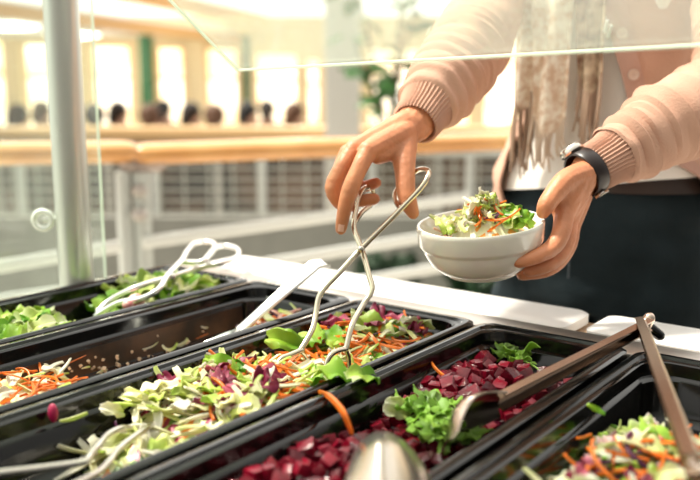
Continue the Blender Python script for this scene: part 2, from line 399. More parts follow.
for i, (px, f, k, lab) in enumerate(heads):
    loc = B((px-350)/F*f, f, FZ); rz = YAW+PI+random.uniform(-.9, .9)
    e = tag(empty('person', loc, rz), lab+', seated', 'person', 'diners behind the far ledge')
    for j, me in enumerate(dm):
        o = bpy.data.objects.new(['body', 'hair', 'jumper', 'trousers'][j], me.copy() if j in (1, 2) else me); C.objects.link(o); o.parent = e; o.scale = (1.1, 1.1, 1.02)
        if j == 1: o.data.materials[0] = HR[i % 3]
        if j == 2: o.data.materials[0] = SH[k]
    c = tag(empty('dining_chair', loc, rz), 'chair under the '+lab.split(',')[0], 'chair', 'chairs of the far diners')
    if not chair_me:
        a = MB().box((0, 0, .41), (.42, .42, .04), bev=.01).mesh('seat', M_WOOD)
        b = MB().box((0, .21, .68), (.40, .03, .3), bev=.01).mesh('backrest', M_WOOD)
        l = [MB().tube([(sx*.18, sy*.18, 0), (sx*.18, sy*.18, .40 if sy < 0 else .8)], .017, 8).mesh('leg', M_WOOD) for sx in (-1, 1) for sy in (-1, 1)]
        chair_me = [('seat', a), ('backrest', b)]+[('leg', q) for q in l]
    for n, me in chair_me:
        o = bpy.data.objects.new(n, me); C.objects.link(o); o.parent = c

# ------------------------------------------------------------------ tall plant and planter greenery beyond the rail
def leafmesh(L, W, col):
    return MB().sheet(lambda u, v: ((v-.5)*W*math.sin(PI*min(max(u, .03), .97))**.7, u*L, -.25*L*u*u+.12*W*abs(v-.5)), 7, 5, .002).mesh('leaf', col)
M_LEAF = mat('ficus_leaf', (.07, .22, .04), .35, rnd=.35, trans=.4)
LM = [leafmesh(.16, .08, M_LEAF), leafmesh(.20, .10, M_LEAF), leafmesh(.13, .07, M_LEAF)]
base = B((384-350)/F*4.9, 4.9, 0)
base = B((388-350)/F*6.6, 6.6, FZ)
e = tag(empty('potted_tree', base), 'tall leafy green pot plant behind the hand with the tongs', 'plant')
MB().lathe([(.14, 0), (.2, .34), (.21, .36), (.185, .36), (.17, .3), (.001, .3)], c=base, seg=32, cap=False).build('pot', mat('terracotta', (.35, .16, .09), .7), e)
tr = MB(); tips = []
for k in range(9):
    a = k*2.4; h = 1.0+.12*k
    p = [base+Vector((.0, 0, .28)), base+Vector((.03*math.cos(a), .03*math.sin(a), .28+h*.5)), base+Vector((.22*math.cos(a), .22*math.sin(a), .2+h)), base+Vector((.30*math.cos(a), .3*math.sin(a), .26+h*1.08))]
    tr.tube(p, [.018, .014, .009, .004], 6, 4)
    P2, _ = catmull(p, [0]*4, 8); tips += P2[12:]
tr.build('trunk', mat('bark', (.10, .07, .04), .8), e)
lv = 0
for k in range(96):
    c = random.choice(tips)
    o = bpy.data.objects.new('leaf', random.choice(LM)); C.objects.link(o); o.parent = e
    o.location = c-base+Vector([random.gauss(0, .03) for _ in range(3)]); o.rotation_euler = (random.uniform(-.6, .9), random.uniform(-.6, .6), random.uniform(0, 6.28))
    s = random.uniform(.8, 1.3); o.scale = (s, s, s)
# planters below the rail line
M_SH = mat('shrub_leaf', (.015, .055, .015), .6, rnd=.3)
for (px, f, w, lab) in ((388, 5.25, .36, 'dark green shrubs in a pale trough seen under the hand and tongs'), (478, 5.25, .30, 'dark green shrubs in a pale trough seen below the bowl')):
    c = B((px-350)/F*f, f, -.65); hz = 0
    e = tag(empty('planter', c, YAW), lab, 'planter')
    MB().box(c+Vector((0, 0, .2)), (w+.06, .4, .4), YAW, bev=.01).build('trough', M_POST, e, False)
    sh = MB()
    for k in range(420):
        u = Vector((random.uniform(-w/2, w/2), random.gauss(0, .09), random.uniform(.38, .76)))
        R = Euler([random.uniform(0, 6.28) for _ in range(3)]).to_matrix(); q = B(u.x, u.y, u.z)
        L = random.uniform(.04, .07)
        sh.add([c+q+R @ Vector(p) for p in ((0, -L, 0), (L*.5, 0, .008), (0, L, 0), (-L*.5, 0, .008), (0, 0, -.008))], [(0, 1, 2, 3), (0, 4, 1), (1, 4, 2), (2, 4, 3), (3, 4, 0)])
    sh.build('foliage', M_SH, e, False)
# slab carrying the troughs
struct(MB().box(B(0, 5.35, -.85), (10, 1.1, .4), YAW), 'trim_4', MATS['pale_concrete'])

# ------------------------------------------------------------------ near railing
def bar(mb, p0, p1, w, h, bev=.004):
    d = p1-p0; L = d.length; c = (p0+p1)/2; x = d.normalized(); y = Vector((0, 0, 1)).cross(x).normalized(); z = x.cross(y)
    R = Matrix((x, y, z)).transposed(); mb.box(c, (L, w, h), R, bev=bev); return mb
def dr(px): return 1/(.418-.0001485*1.35*px)      # depth of the railing line
def hp(px, py): return P(px, py, dr(px))
rl = tag(empty('railing', B(-.8, 2.5, 0), YAW), 'steel railing with pale oak handrail behind the salad counter', 'railing')
a, b = hp(-120, 155), hp(124, 152); MB().tube([a, b], .054, 24, flat=.62, up=(0, 0, 1), round_ends=True).build('handrail', M_WOOD, rl)
a, b = hp(146, 154), hp(760, 139); b.z = a.z; MB().tube([a, b], .054, 24, flat=.62, up=(0, 0, 1), round_ends=True).build('handrail', M_WOOD, rl)
for px in (122, 141):
    t = hp(px, 172); bt = t.copy(); bt.z = 0
    MB().tube([bt, t], .021 if px < 130 else .025, 14).build('post', M_POST, rl)
t = hp(620, 160); bt = t.copy(); bt.z = 0; MB().tube([bt, t], .022, 14).build('post', M_POST, rl)
t = hp(141, 176); u = hp(141, 160); MB().tube([t, u], .02, 12).tube([hp(129, 163), hp(158, 163)], .028, 12, round_ends=True).build('clamp', mat('bronze_metal', (.40, .33, .29), .35, .7), rl)
for y in (190, 214):
    MB().ball(hp(141, y)-B(0, .02), .024, (1, 1, .8)).build('clamp', M_STRIP, rl)
for p0, p1 in (((-60, 277), (121, 246)), ((142, 243), (470, 197)), ((142, 285), (520, 221)), ((-60, 309), (121, 284)), ((180, 312), (520, 254))):
    a, b = hp(*p0), hp(*p1); bar(MB(), a, b, .014, .036, .006).build('rail', M_RAIL, rl)
# glass pane in the left half of the railing, tall posts
# ------------------------------------------------------------------ counter
PX0 = -1.099; PW = .196; YF = .948; YN = .29
ct = tag(empty('salad_counter', (-.5, .62, 0)), 'salad bar counter holding the row of black pans', 'counter')
XL, XR = -1.104, .30
k = MB().box(((XL+XR)/2, .975, Z0-.006), (XR-XL, .054, .012), bev=.003)
k.box(((XL+XR)/2, .245, Z0-.006), (XR-XL, .09, .012), bev=.003)
k.box((XR-.10, .61, Z0-.006), (.2, .676, .012), bev=.003)
k.build('steel_frame', M_STRIP, ct)
k = MB().box(((XL+XR)/2, 1.0, .42), (XR-XL-.02, .02, .82)).box(((XL+XR)/2, .21, .42), (XR-XL-.02, .02, .82)).box((XL+.02, .605, .42), (.02, .79, .82)).box((XR-.02, .605, .42), (.02, .79, .82)).box(((XL+XR)/2, .605, .66), (XR-XL-.04, .77, .02))
k.build('cabinet', M_DARK, ct, False)
k = MB().box((-.4, 1.055, Z0-.028), (1.45, .11, .02), bev=.003)
k.build('tray_shelf', M_TIMBER, ct, False)
def board(x0, x1, lab, y0=1.008, y1=1.105, col=M_WHITE):
    mb = MB(); rings = []
    for ins, z in ((.004, -.012), (0, -.009), (0, .003), (.004, .006)):
        rings.append(rrect(x0+ins, x1-ins, y0+ins, y1-ins, .016, Z0-.006+z, 6))
    mb.loft(rings); return tag(mb.build('serving_board', col), lab, 'board', 'boards along the counter edge')
def rrect(x0, x1, y0, y1, r, z, n=6):
    pts = []
    for cx, cy, a0 in ((x1-r, y1-r, 0), (x0+r, y1-r, PI/2), (x0+r, y0+r, PI), (x1-r, y0+r, 3*PI/2)):
        for i in range(n+1):
            a = a0+PI/2*i/n; pts.append(Vector((cx+r*math.cos(a), cy+r*math.sin(a), z)))
    return pts
board(-1.085, -.428, 'long white rounded board lying along the counter behind the pans')
board(-.405, .28, 'white board right of the gap, beneath the dark jeans', 1.016)

def pan(i, lab):
    x0 = PX0+PW*i+.003; x1 = x0+PW-.006
    prof = [(.002, -.010, .016), (0, -.004, .018), (.001, .004, .018), (.004, .006, .018), (.010, .006, .02), (.012, .003, .022), (.015, .003, .022), (.018, .001, .026), (.019, -.012, .030),
            (.022, -.014, .032), (.024, -.016, .034), (.027, -.048, .034), (.032, -.057, .034), (.040, -.060, .03)]
    rings = [rrect(x0+a, x1-a, YN+a, YF-a, r, Z0+z+.002, 8) for a, z, r in prof]
    mb = MB().loft(rings, cap=False)
    n = len(rings[-1]); mb.add(rings[-1], [tuple(range(n))])
    # outer skin
    r2 = [rrect(x0+a, x1-a, YN+a, YF-a, r, Z0+z+.002, 8) for a, z, r in ((.002, -.010, .016), (.016, -.011, .02), (.021, -.018, .03), (.024, -.050, .034), (.030, -.061, .034), (.040, -.0635, .03))]
    mb.loft(r2, cap=False); mb.add(r2[-1], [tuple(reversed(range(n)))])
    return tag(mb.build('food_pan', M_BLACK), lab, 'food pan', 'black food pans')
pan(0, 'black plastic food pan of green lettuce beside the steel post')
pan(1, 'nearly empty black food pan with grated carrot and a serving spoon')
pan(2, 'black food pan of mixed cabbage, carrot and lettuce salad')
pan(3, 'black food pan heaped with diced beetroot')
pan(4, 'black food pan of colourful salad at the lower right')
pan(5, 'black food pan beyond the lower right salad, mostly out of view')

# ------------------------------------------------------------------ salad pieces
L_GREEN = leaf_mat('lettuce', [(.12, (.85, .87, .62)), (.30, (.50, .66, .10)), (.55, (.24, .46, .025)), (.85, (.09, .26, .01))], .25)
L_ICE = leaf_mat('iceberg', [(.15, (.88, .86, .70)), (.5, (.68, .74, .24)), (.85, (.36, .54, .06))], .15)
L_CAB = leaf_mat('cabbage', [(.25, (.95, .92, .78)), (.55, (.84, .82, .48)), (.85, (.55, .68, .14))], .25)
L_RAD = leaf_mat('radicchio', [(.16, (.88, .74, .68)), (.30, (.66, .20, .28)), (.6, (.28, .015, .06)), (.9, (.13, .004, .03))], .3)
L_PURP = leaf_mat('red_cabbage', [(.2, (.25, .05, .14)), (.5, (.09, .012, .06)), (.9, (.05, .006, .04))], .3)
L_HERB = leaf_mat('parsley', [(.1, (.50, .62, .25)), (.4, (.22, .42, .05)), (.9, (.32, .52, .07))], .25)
M_CAR = mat('carrot', (.92, .22, .018), .35, rnd=.22, noise_amt=.3, noise_scale=90, trans=.2)
M_BEET = mat('beetroot', (.135, .002, .010), .16, rnd=.6, spec=.42, bump=.25, bscale=260, col2=(.10, .002, .010), noise_scale=120)
M_RADISH = mat('pink_radish', (.75, .30, .30), .4, rnd=.2, col2=(.85, .62, .5), noise_scale=60)
M_RED = mat('red_bit', (.42, .01, .07), .4, rnd=.3)
R = random
def leaf_piece(name, m, L, W, ruff, curl, seed):
    rr = random.Random(seed); p1, p2, p3 = rr.uniform(0, 6), rr.uniform(0, 6), rr.uniform(.5, 1.4); off = rr.uniform(0, 50)
    def fn(u, v):
        w = W*(.45+.55*math.sin(PI*(.12+.78*u)))*(1+.15*noise.noise(Vector((u*4+off, v*3, 0))))
        x = u*L*(1-.10*abs(v-.5)); t = (v-.5)*2
        y = t*w/2
        z = curl*L*math.sin(PI*u*p3) + ruff*(abs(t)**1.5)*math.sin(u*13+p1+t*2) + ruff*.5*math.sin(t*5+p2) + abs(t)*W*.15
        n = noise.noise_vector(Vector((u*3+off, v*3, 1)))*ruff*1.0
        return (x-L/2+n.x*.6, y+n.y*.6, z+n.z)
    return MB().sheet(fn, 13, 9, .0009).mesh(name, m)
def strip_piece(name, m, L, W, T, seed, bend=1.0, nu=14):
    rr = random.Random(seed); a = rr.uniform(-1.6, 1.6)*bend; b = rr.uniform(-1.4, 1.4)*bend; tw = rr.uniform(-1.5, 1.5); off = rr.uniform(0, 50)
    pts = []; p = Vector((0, 0, 0)); h = 0; k = 0
    for i in range(nu):
        s = i/(nu-1); h = a*(s-.5)*2+.4*noise.noise(Vector((s*2, off, 0)))*bend; k = b*(s-.5)+.3*bend*noise.noise(Vector((s*3, off, 5)))
        pts.append(p.copy()); p += Vector((math.cos(h)*math.cos(k), math.sin(h)*math.cos(k), math.sin(k)))*L/(nu-1)
    c = sum(pts, Vector())/nu; pts = [q-c for q in pts]
    def fn(u, v):
        i = min(int(u*(nu-1)+.001), nu-2); t = (pts[i+1]-pts[i]).normalized()
        q = pts[min(int(u*(nu-1)+.5), nu-1)]
        y = Vector((0, 0, 1)).cross(t).normalized(); z = t.cross(y); an = tw*(u-.5)
        d = y*math.cos(an)+z*math.sin(an); w = W*(.65+.35*math.sin(PI*u))*(1+.25*noise.noise(Vector((u*5+off, 0, 0))))
        return q + d*(v-.5)*w + z*(abs(v-.5)**2)*W*.5
    return MB().sheet(fn, nu, 4, T).mesh(name, m)
def cube_piece(name, m, s, seed):
    rr = random.Random(seed); bm = bmesh.new(); bmesh.ops.create_cube(bm, size=s)
    for v in bm.verts: v.co += Vector([rr.uniform(-.12, .12)*s for _ in range(3)])
    bmesh.ops.bevel(bm, geom=list(bm.edges), offset=s*.09, segments=2, affect='EDGES', profile=.6)
    me = bpy.data.meshes.new(name); bm.to_mesh(me); bm.free(); me.materials.append(m)
    me.polygons.foreach_set('use_smooth', [True]*len(me.polygons)); me.set_sharp_from_angle(angle=math.radians(30)); return me
def herb_piece(name, m, r, seed):
    rr = random.Random(seed); mb = MB(); p = rr.uniform(0, 6)
    for k, (ang, sc) in enumerate(((0, 1), (1.25, .8), (-1.25, .8))):
        def fn(u, v, ang=ang, sc=sc):
            th = (v-.5)*2*1.9
            rad = u*r*sc*(.62+.22*math.cos(th*3.3)+.16*abs(math.cos(th*7+p)))
            x = .28*r+rad*math.cos(th)*1.0; y = rad*math.sin(th)*.75
            z = .18*r*math.sin(x/r*5+p)*u+.12*r*math.sin(th*5+p)*u
            return (x*math.cos(ang)-y*math.sin(ang), x*math.sin(ang)+y*math.cos(ang), z)
        mb.sheet(fn, 5, 25, .0007)
    mb.tube([(0, 0, 0), (-r*.6, .1*r, -.1*r), (-r*1.1, .0, -.3*r)], .0009, 5, 3)
    return mb.mesh(name, m)
V = {
 'lettuce': [leaf_piece('lettuce_piece', L_GREEN, .040+.004*i, .030+.002*(i % 3), .0045, .12*(1 if i % 2 else -1), i) for i in range(7)],
 'ice': [leaf_piece('lettuce_piece', L_ICE, .034+.004*i, .026, .004, .14*(1 if i % 2 else -1), 20+i) for i in range(6)],
 'cab': [strip_piece('cabbage_shred', L_CAB, .030+.005*i, .0055+.0012*(i % 4), .0016, 40+i, .9) for i in range(9)],
 'cabw': [leaf_piece('cabbage_chunk', L_CAB, .030+.004*i, .016, .0025, .10, 60+i) for i in range(5)],
 'rad': [leaf_piece('radicchio_piece', L_RAD, .028+.004*i, .018, .004, .15, 80+i) for i in range(6)],
 'purp': [strip_piece('red_cabbage_shred', L_PURP, .025+.004*i, .005, .002, 100+i, .8) for i in range(5)],
 'car': [strip_piece('carrot_shred', M_CAR, .030+.006*i, .0030+.0004*(i % 3), .0024, 120+i, .55) for i in range(8)],
 'beet': [cube_piece('beetroot_cube', M_BEET, .0125+.0008*i, 140+i) for i in range(6)],
 'herb': [herb_piece('parsley_sprig', L_HERB, .017+.002*i, 160+i) for i in range(4)],
 'radish': [strip_piece('radish_shred', M_RADISH, .026+.004*i, .006, .0022, 180+i, .7) for i in range(4)],
 'crumb': [cube_piece('salad_crumb', mat('crumb', (.75, .55, .38), .6, rnd=.3), .004+.001*i, 190+i) for i in range(3)],
}
PLACED = []
def place(kind, p, rot=None, tilt=.55, s=1, label='', cat='', group='', mesh=None):
    me = mesh or R.choice(V[kind]); o = bpy.data.objects.new(me.name.split('.')[0], me); C.objects.link(o)
    o.location = p; o.rotation_euler = rot or (R.uniform(-tilt, tilt), R.uniform(-tilt, tilt), R.uniform(0, 6.28)); o.scale = (s, s, s)
    tag(o, label, cat, group); return o
KN = {'lettuce': ('green leafy lettuce piece', 'lettuce'), 'ice': ('pale green crinkled lettuce piece', 'lettuce'), 'cab': ('thin pale cabbage shred', 'cabbage'), 'cabw': ('broad cream white cabbage chunk', 'cabbage'),
      'rad': ('crimson and white radicchio piece', 'radicchio'), 'purp': ('dark purple red cabbage shred', 'red cabbage'), 'car': ('orange carrot shred', 'carrot'), 'beet': ('glossy dark red beetroot cube', 'beetroot'),
      'herb': ('bright green parsley sprig', 'parsley'), 'radish': ('pinkish radish shred', 'radish'), 'crumb': ('tiny pale salad crumb', 'crumb')}
def heap(kind, n, fn, where, hf, jit=.004, tilt=.55, s0=.85, s1=1.15, lift=.004):
    for _ in range(n):
        x, y = fn(); z = hf(x, y)+lift+R.uniform(-jit, jit)
        a, c = KN[kind]
        place(kind, (x, y, z), tilt=tilt, s=R.uniform(s0, s1), label='%s %s' % (a, where), cat=c, group='%s pieces %s' % (c if kind != 'ice' else 'pale lettuce', where) if kind != 'cabw' else 'cabbage chunks '+where)
def smooth01(t): t = max(0, min(1, t)); return t*t*(3-2*t)
def filler(name, hf, x0, x1, y0, y1, m, lab, cat, amp=.004):
    nx, ny = 34, max(20, int((y1-y0)/.006)); mb = MB()
    top = [[Vector((x0+(x1-x0)*i/nx, y0+(y1-y0)*j/ny, 0)) for j in range(ny+1)] for i in range(nx+1)]
    for row in top:
        for p in row: p.z = max(hf(p.x, p.y)+amp*noise.noise(p*160)+amp*.6*noise.noise(p*70)-.004, Z0+FL-.0005)
    v = [p for r in top for p in r]; f = []; w = ny+1
    for i in range(nx):
        for j in range(ny):
            if max(top[i][j].z, top[i+1][j+1].z, top[i+1][j].z, top[i][j+1].z) > Z0+FL+.0008: f.append((i*w+j, (i+1)*w+j, (i+1)*w+j+1, i*w+j+1))
    mb.add(v, f); return tag(mb.build(name, m), lab, cat, kind='stuff')
def mixmat(name, cols, scale=140):
    m = bpy.data.materials.new(name); m.use_nodes = True; nt = m.node_tree; b = nt.nodes['Principled BSDF']; b.inputs['Roughness'].default_value = .4
    vo = nt.nodes.new('ShaderNodeTexVoronoi'); vo.inputs['Scale'].default_value = scale; tc = nt.nodes.new('ShaderNodeTexCoord')
    mp = nt.nodes.new('ShaderNodeMapping'); mp.inputs['Scale'].default_value = (1, .45, .7); mp.inputs['Rotation'].default_value = (.3, .5, .7)
    nt.links.new(tc.outputs['Object'], mp.inputs[0]); nt.links.new(mp.outputs[0], vo.inputs['Vector'])
    sx = nt.nodes.new('ShaderNodeSeparateColor'); nt.links.new(vo.outputs['Color'], sx.inputs[0])
    r = nt.nodes.new('ShaderNodeValToRGB'); r.color_ramp.interpolation = 'CONSTANT'
    n = len(cols); r.color_ramp.elements[0].color = (*cols[0], 1); r.color_ramp.elements[1].position = (n-1)/n; r.color_ramp.elements[1].color = (*cols[-1], 1)
    for i in range(1, n-1): r.color_ramp.elements.new(i/n).color = (*cols[i], 1)
    nt.links.new(sx.outputs[0], r.inputs[0]); nt.links.new(r.outputs[0], b.inputs['Base Color']); return m

cxp = lambda i: PX0+PW*(i+.5)
def wallfall(x, i, half=.066, soft=.035): return smooth01((half+soft*.3-abs(x-cxp(i)))/soft)
def gy(y0, y1): return R.uniform(y0, y1)
def ux(i, w=.062): return R.uniform(cxp(i)-w, cxp(i)+w)
# --- pan of mixed salad (third)
FL = -.058
def h3(x, y):
    t = smooth01((y-.44)/.12)*smooth01((.94-y)/.05+.35)
    z = FL+.038*t + .010*math.exp(-((y-.62)/.09)**2) + .008*math.exp(-((y-.86)/.07)**2) - .020*math.exp(-((y-.735)/.04)**2)
    return Z0+z-.010*(1-wallfall(x, 2))*t
filler('salad_mix', h3, cxp(2)-.072, cxp(2)+.072, .36, .925, mixmat('salad_mix_colour', [(.75, .75, .45), (.45, .55, .16), (.8, .25, .03), (.12, .25, .03), (.3, .02, .06), (.8, .76, .55)]), 'mass of finely shredded mixed salad under the loose pieces in the middle pan', 'salad')
W3 = 'in the mixed salad pan under the held tongs'
def f3(y0, y1, w=.066): return lambda: (ux(2, w), gy(y0, y1))
heap('cab', 125, f3(.46, .74), W3, h3, lift=.009, tilt=.8); heap('cab', 50, f3(.74, .92), W3, h3, lift=.007)
heap('cabw', 20, f3(.48, .62), W3, h3, lift=.010, s0=.8, s1=1.3, tilt=.9)
heap('car', 75, f3(.56, .74), W3, h3, lift=.012, tilt=.35); heap('car', 90, f3(.70, .90), W3, h3, lift=.011, tilt=.4)
heap('rad', 18, f3(.55, .66, .055), W3, h3, lift=.010, s0=.7, s1=1.1); heap('rad', 9, f3(.85, .925, .06), W3, h3, lift=.012)
heap('purp', 18, f3(.5, .9), W3, h3, lift=.010, s0=.5, s1=.8)
heap('ice', 32, f3(.48, .90), W3, h3, lift=.008)
heap('lettuce', 26, f3(.62, .90), W3, h3, lift=.009, s0=.6, s1=.95)
# --- lettuce pan (first)
def h1(x, y):
    a = math.exp(-((y-.845)/.085)**4)*.046; b = math.exp(-((y-.56)/.14)**4)*.038
    return Z0+FL+max(a, b)-.006*(1-wallfall(x, 0))
filler('lettuce_mix', h1, cxp(0)-.07, cxp(0)+.07, .33, .925, mixmat('lettuce_mix_colour', [(.25, .42, .05), (.5, .62, .2), (.14, .3, .03), (.7, .75, .45)], 90), 'mass of shredded lettuce under the loose leaves in the pan by the post', 'lettuce')
W1 = 'in the lettuce pan beside the steel post'
def f1(y0, y1): return lambda: (ux(0, .062), gy(y0, y1))
heap('lettuce', 34, f1(.77, .90), W1, h1, lift=.010, s0=.9, s1=1.3); heap('ice', 22, f1(.78, .91), W1, h1, lift=.012, s0=.9, s1=1.4)
heap('lettuce', 34, f1(.42, .70), W1, h1, lift=.010, s0=.9, s1=1.3); heap('ice', 28, f1(.44, .69), W1, h1, lift=.012)
for px, py, sc in ((136, 301, .012), (128, 305, .008)):
    c = G(px, py, Z0+.002); o = MB().ball(c, sc, (1, 1, .9), seg=20).build('radish', mat('radish_skin', (.42, .02, .04), .3, col2=(.8, .5, .45), noise_scale=60)); tag(o, 'larger round red radish on the lettuce by the looped tongs' if sc > .01 else 'smaller red radish tucked beside the larger radish', 'radish')
# --- nearly empty pan (second)
def h2(x, y):
    a = math.exp(-((y-.46)/.12)**4)*.030; b = math.exp(-((y-.89)/.05)**2)*.028*smooth01((x-(cxp(1)-.05))/.05)
    return Z0+FL+max(a, b)
filler('carrot_mix', h2, cxp(1)-.07, cxp(1)+.07, .33, .915, mixmat('carrot_mix_colour', [(.85, .3, .05), (.8, .6, .35), (.7, .15, .02), (.85, .75, .55)]), 'mass of grated carrot at the near end of the nearly empty pan', 'carrot')
W2 = 'in the nearly empty pan with the serving spoon'
def f2(y0, y1): return lambda: (ux(1, .062), gy(y0, y1))
heap('car', 95, f2(.36, .56), W2, h2, lift=.009, s0=.6, s1=.95); heap('cab', 22, f2(.38, .56), W2, h2, lift=.008); heap('cabw', 6, f2(.42, .58), W2, h2, lift=.01)
heap('cab', 9, f2(.56, .86), W2, h2, lift=.002, tilt=.2, s0=.6, s1=.9); heap('crumb', 70, f2(.50, .88), W2, h2, lift=.002, jit=.0005)
def f2r(): return (R.uniform(cxp(1)-.02, cxp(1)+.064), gy(.81, .915))
heap('radish', 26, f2r, W2, h2, lift=.010); heap('cab', 14, f2r, W2, h2, lift=.012); heap('purp', 6, f2r, W2, h2, lift=.010); heap('car', 6, f2r, W2, h2, lift=.012)
res = MB()
def rs(u, v):
    x = cxp(1)-.052+.104*u; y = .40+.48*v; return (x, y, Z0-.0572+.0004*noise.noise(Vector((x*60, y*60, 0))))
res.sheet(rs, 20, 60, .0006)
tag(res.build('dressing_residue', mat('dressing', (.16, .075, .03), .3, col2=(.012, .007, .004), noise_scale=14)), 'thin brown dressing residue on the floor of the nearly empty pan', 'residue', kind='stuff')
wx = cxp(1)-PW/2+.003+.0245                      # scraps dried on to the sloping wall
for k in range(60):
    y = R.gauss(.60, .07) if k < 38 else R.uniform(.46, .90); z = -.053+.030*R.random()**2; x = wx+.003*(-z-.016)/.03
    place('crumb', (x+.001, y, Z0+z), tilt=3, s=R.uniform(.5, 1.2)*.8, label='tiny pale crumb on the wall '+W2, cat='crumb', group='crumbs dried on to the pan wall')
for k in range(16):
    y = R.uniform(.48, .90); z = -.050+.025*R.random(); x = wx+.003*(-z-.016)/.03
    place(R.choice(['cab', 'cab', 'car', 'cabw']), (x+.003, y, Z0+z), rot=(PI/2+R.uniform(-.3, .3), R.uniform(-.35, .35), PI/2+R.uniform(-.1, .1)), s=R.uniform(.3, .6), label='dried vegetable scrap on the wall '+W2, cat='vegetable scrap', group='vegetable scraps on the pan wall')
wr_ = MB()
wr_.sheet(lambda u, v: (wx+.0007+.0028*(.036*v)/.032, .42+.47*u, Z0-.018-.034*v), 40, 8, .0004)
tag(wr_.build('dried_dressing', mat('dried_dressing', (.085, .036, .014), .5, col2=(.006, .004, .003), noise_scale=16)), 'brown film of dried dressing on the wall of the nearly empty pan', 'residue', kind='stuff')
# --- beetroot pan (fourth)
def h4(x, y):
    t = smooth01((.925-y)/.05)
    return Z0+FL+.033*t+.008*math.exp(-((y-.80)/.09)**2)+.006*math.exp(-((y-.5)/.08)**2)-.012*(1-wallfall(x, 3))*t-.012*math.exp(-((y-.66)/.05)**2)
filler('beetroot_mix', h4, cxp(3)-.072, cxp(3)+.072, .33, .925, mat('beet_mix', (.06, .003, .012), .25, spec=.6), 'dark beetroot mass under the loose beetroot cubes', 'beetroot', .006)
W4 = 'in the beetroot pan under the steel serving tongs'
nb = 0
for j in range(40):
    for i in range(12):
        x = cxp(3)-.066+i*.0120+R.uniform(-.003, .003); y = .415+j*.0122+R.uniform(-.003, .003)
        if y > .915 or nb >= 298 or R.random() < .37: continue
        nb += 1
        place('beet', (x, y, h4(x, y)+.002+R.uniform(-.003, .007)), tilt=3, s=R.uniform(.62, 1.0), label='glossy dark red beetroot cube '+W4, cat='beetroot', group='beetroot cubes in the fourth pan')
hl = 'green parsley sprig'
for (px, py, n, sp, what) in ((428, 408, 7, 15, 'in the large herb cluster beside the spoon'), (507, 352, 3, 6, 'in the small herb cluster at the back of the pan'), (526, 360, 1, 5, 'in the small herb cluster at the back of the pan'), (446, 428, 4, 9, 'in the large herb cluster beside the spoon')):
    for k in range(n):
        c = G(px+R.gauss(0, sp), py+R.gauss(0, sp*.45), Z0-.012)
        place('herb', c, tilt=.5, s=R.uniform(1.0, 1.6), label=hl+' '+what, cat='parsley', group='parsley '+what)
place('lettuce', G(399, 408, Z0-.01), rot=(1.2, .3, 1.0), s=.8, label='upright yellow green lettuce scrap at the left of the large herb cluster', cat='lettuce', mesh=V['ice'][2])
# --- colourful salad pan (fifth)
def h5(x, y):
    t = math.exp(-((y-.64)/.165)**4)
    return Z0+FL+.050*t*smooth01(1.25-abs(x-cxp(4)-.008)/.075)
filler('colourful_salad_mix', h5, cxp(4)-.066, cxp(4)+.068, .36, .9, mixmat('colour_salad', [(.25, .35, .05), (.7, .16, .02), (.10, .02, .06), (.7, .65, .4), (.08, .2, .03)], 110), 'mass of shredded salad under the loose pieces in the lower right pan', 'salad')
W5 = 'in the lower right salad pan'
def f5(y0, y1): return lambda: (R.gauss(cxp(4)+.004, .036), gy(y0, y1))
heap('cab', 34, f5(.52, .79), W5, h5, lift=.006); heap('cabw', 12, f5(.55, .79), W5, h5, lift=.008)
heap('car', 90, f5(.50, .77), W5, h5, lift=.010, s0=.6, s1=.9); heap('lettuce', 14, f5(.58, .81), W5, h5, lift=.008, s0=.7, s1=1); heap('purp', 22, f5(.54, .79), W5, h5, lift=.009)
heap('rad', 9, f5(.54, .78), W5, h5, lift=.008, s0=.7, s1=.9); heap('ice', 12, f5(.56, .8), W5, h5, lift=.009, s0=.6, s1=.9)
# --- single stray pieces
def wirepiece(name, pts, r, m, lab, cat, seg=4, flat=1): return tag(MB().tube(pts, r, seg, 6, flat=flat, phase=.7).build(name, m), lab, cat)
wirepiece('carrot_shred', [G(318, 391, Z0+.004), G(330, 397, Z0+.010), G(343, 412, Z0+.010), G(352, 434, Z0-.012)], [.0022, .003, .003, .002], M_CAR, 'long curved carrot strip draped over the rim between the mixed salad and beetroot pans', 'carrot')
wirepiece('carrot_shred', [G(428, 356, Z0-.002), G(436, 369, Z0-.006), G(450, 380, Z0-.010), G(463, 388, Z0-.014)], [.0012, .0018, .0018, .0012], M_CAR, 'thin lone carrot strip lying on the beetroot cubes', 'carrot')
wirepiece('carrot_shred', [G(168, 366, Z0-.018), G(182, 380, Z0-.012), G(200, 395, Z0-.012), G(222, 411, Z0-.020)], [.0022, .0028, .0028, .002], M_CAR, 'long straight carrot strip on the near half of the mixed salad', 'carrot')
wirepiece('carrot_shred', [G(248, 392, Z0-.02), G(268, 380, Z0+.0), G(285, 366, Z0-.0), G(300, 352, Z0-.01)], [.002, .0024, .0024, .002], M_CAR, 'long carrot strip crossing beside the left tong claw', 'carrot')
place('lettuce', GX(285, 342, 2, .012), rot=(.9, .2, .6), s=.8, label='single green lettuce piece stuck on the far wall left of the held tongs', cat='lettuce')
for (px, py, s, r_, k, lab) in ((337, 378, 1.1, (.2, .1, .4), 1, 'large green lettuce piece resting on the near rim between the tong claws'), (362, 380, .8, (.3, .3, 1.4), 3, 'green lettuce piece on the near rim right of the tong claws'),
                      (375, 325, 1.3, (.5, .2, .8), 2, 'big green lettuce piece behind the right tong claw'), (224, 368, .9, (.9, .1, .3), 4, 'curled green lettuce piece below the far wall of the mixed salad pan')):
    place('lettuce', G(px, py, Z0+.006), rot=r_, s=s, label=lab, cat='lettuce', mesh=V['lettuce'][k])
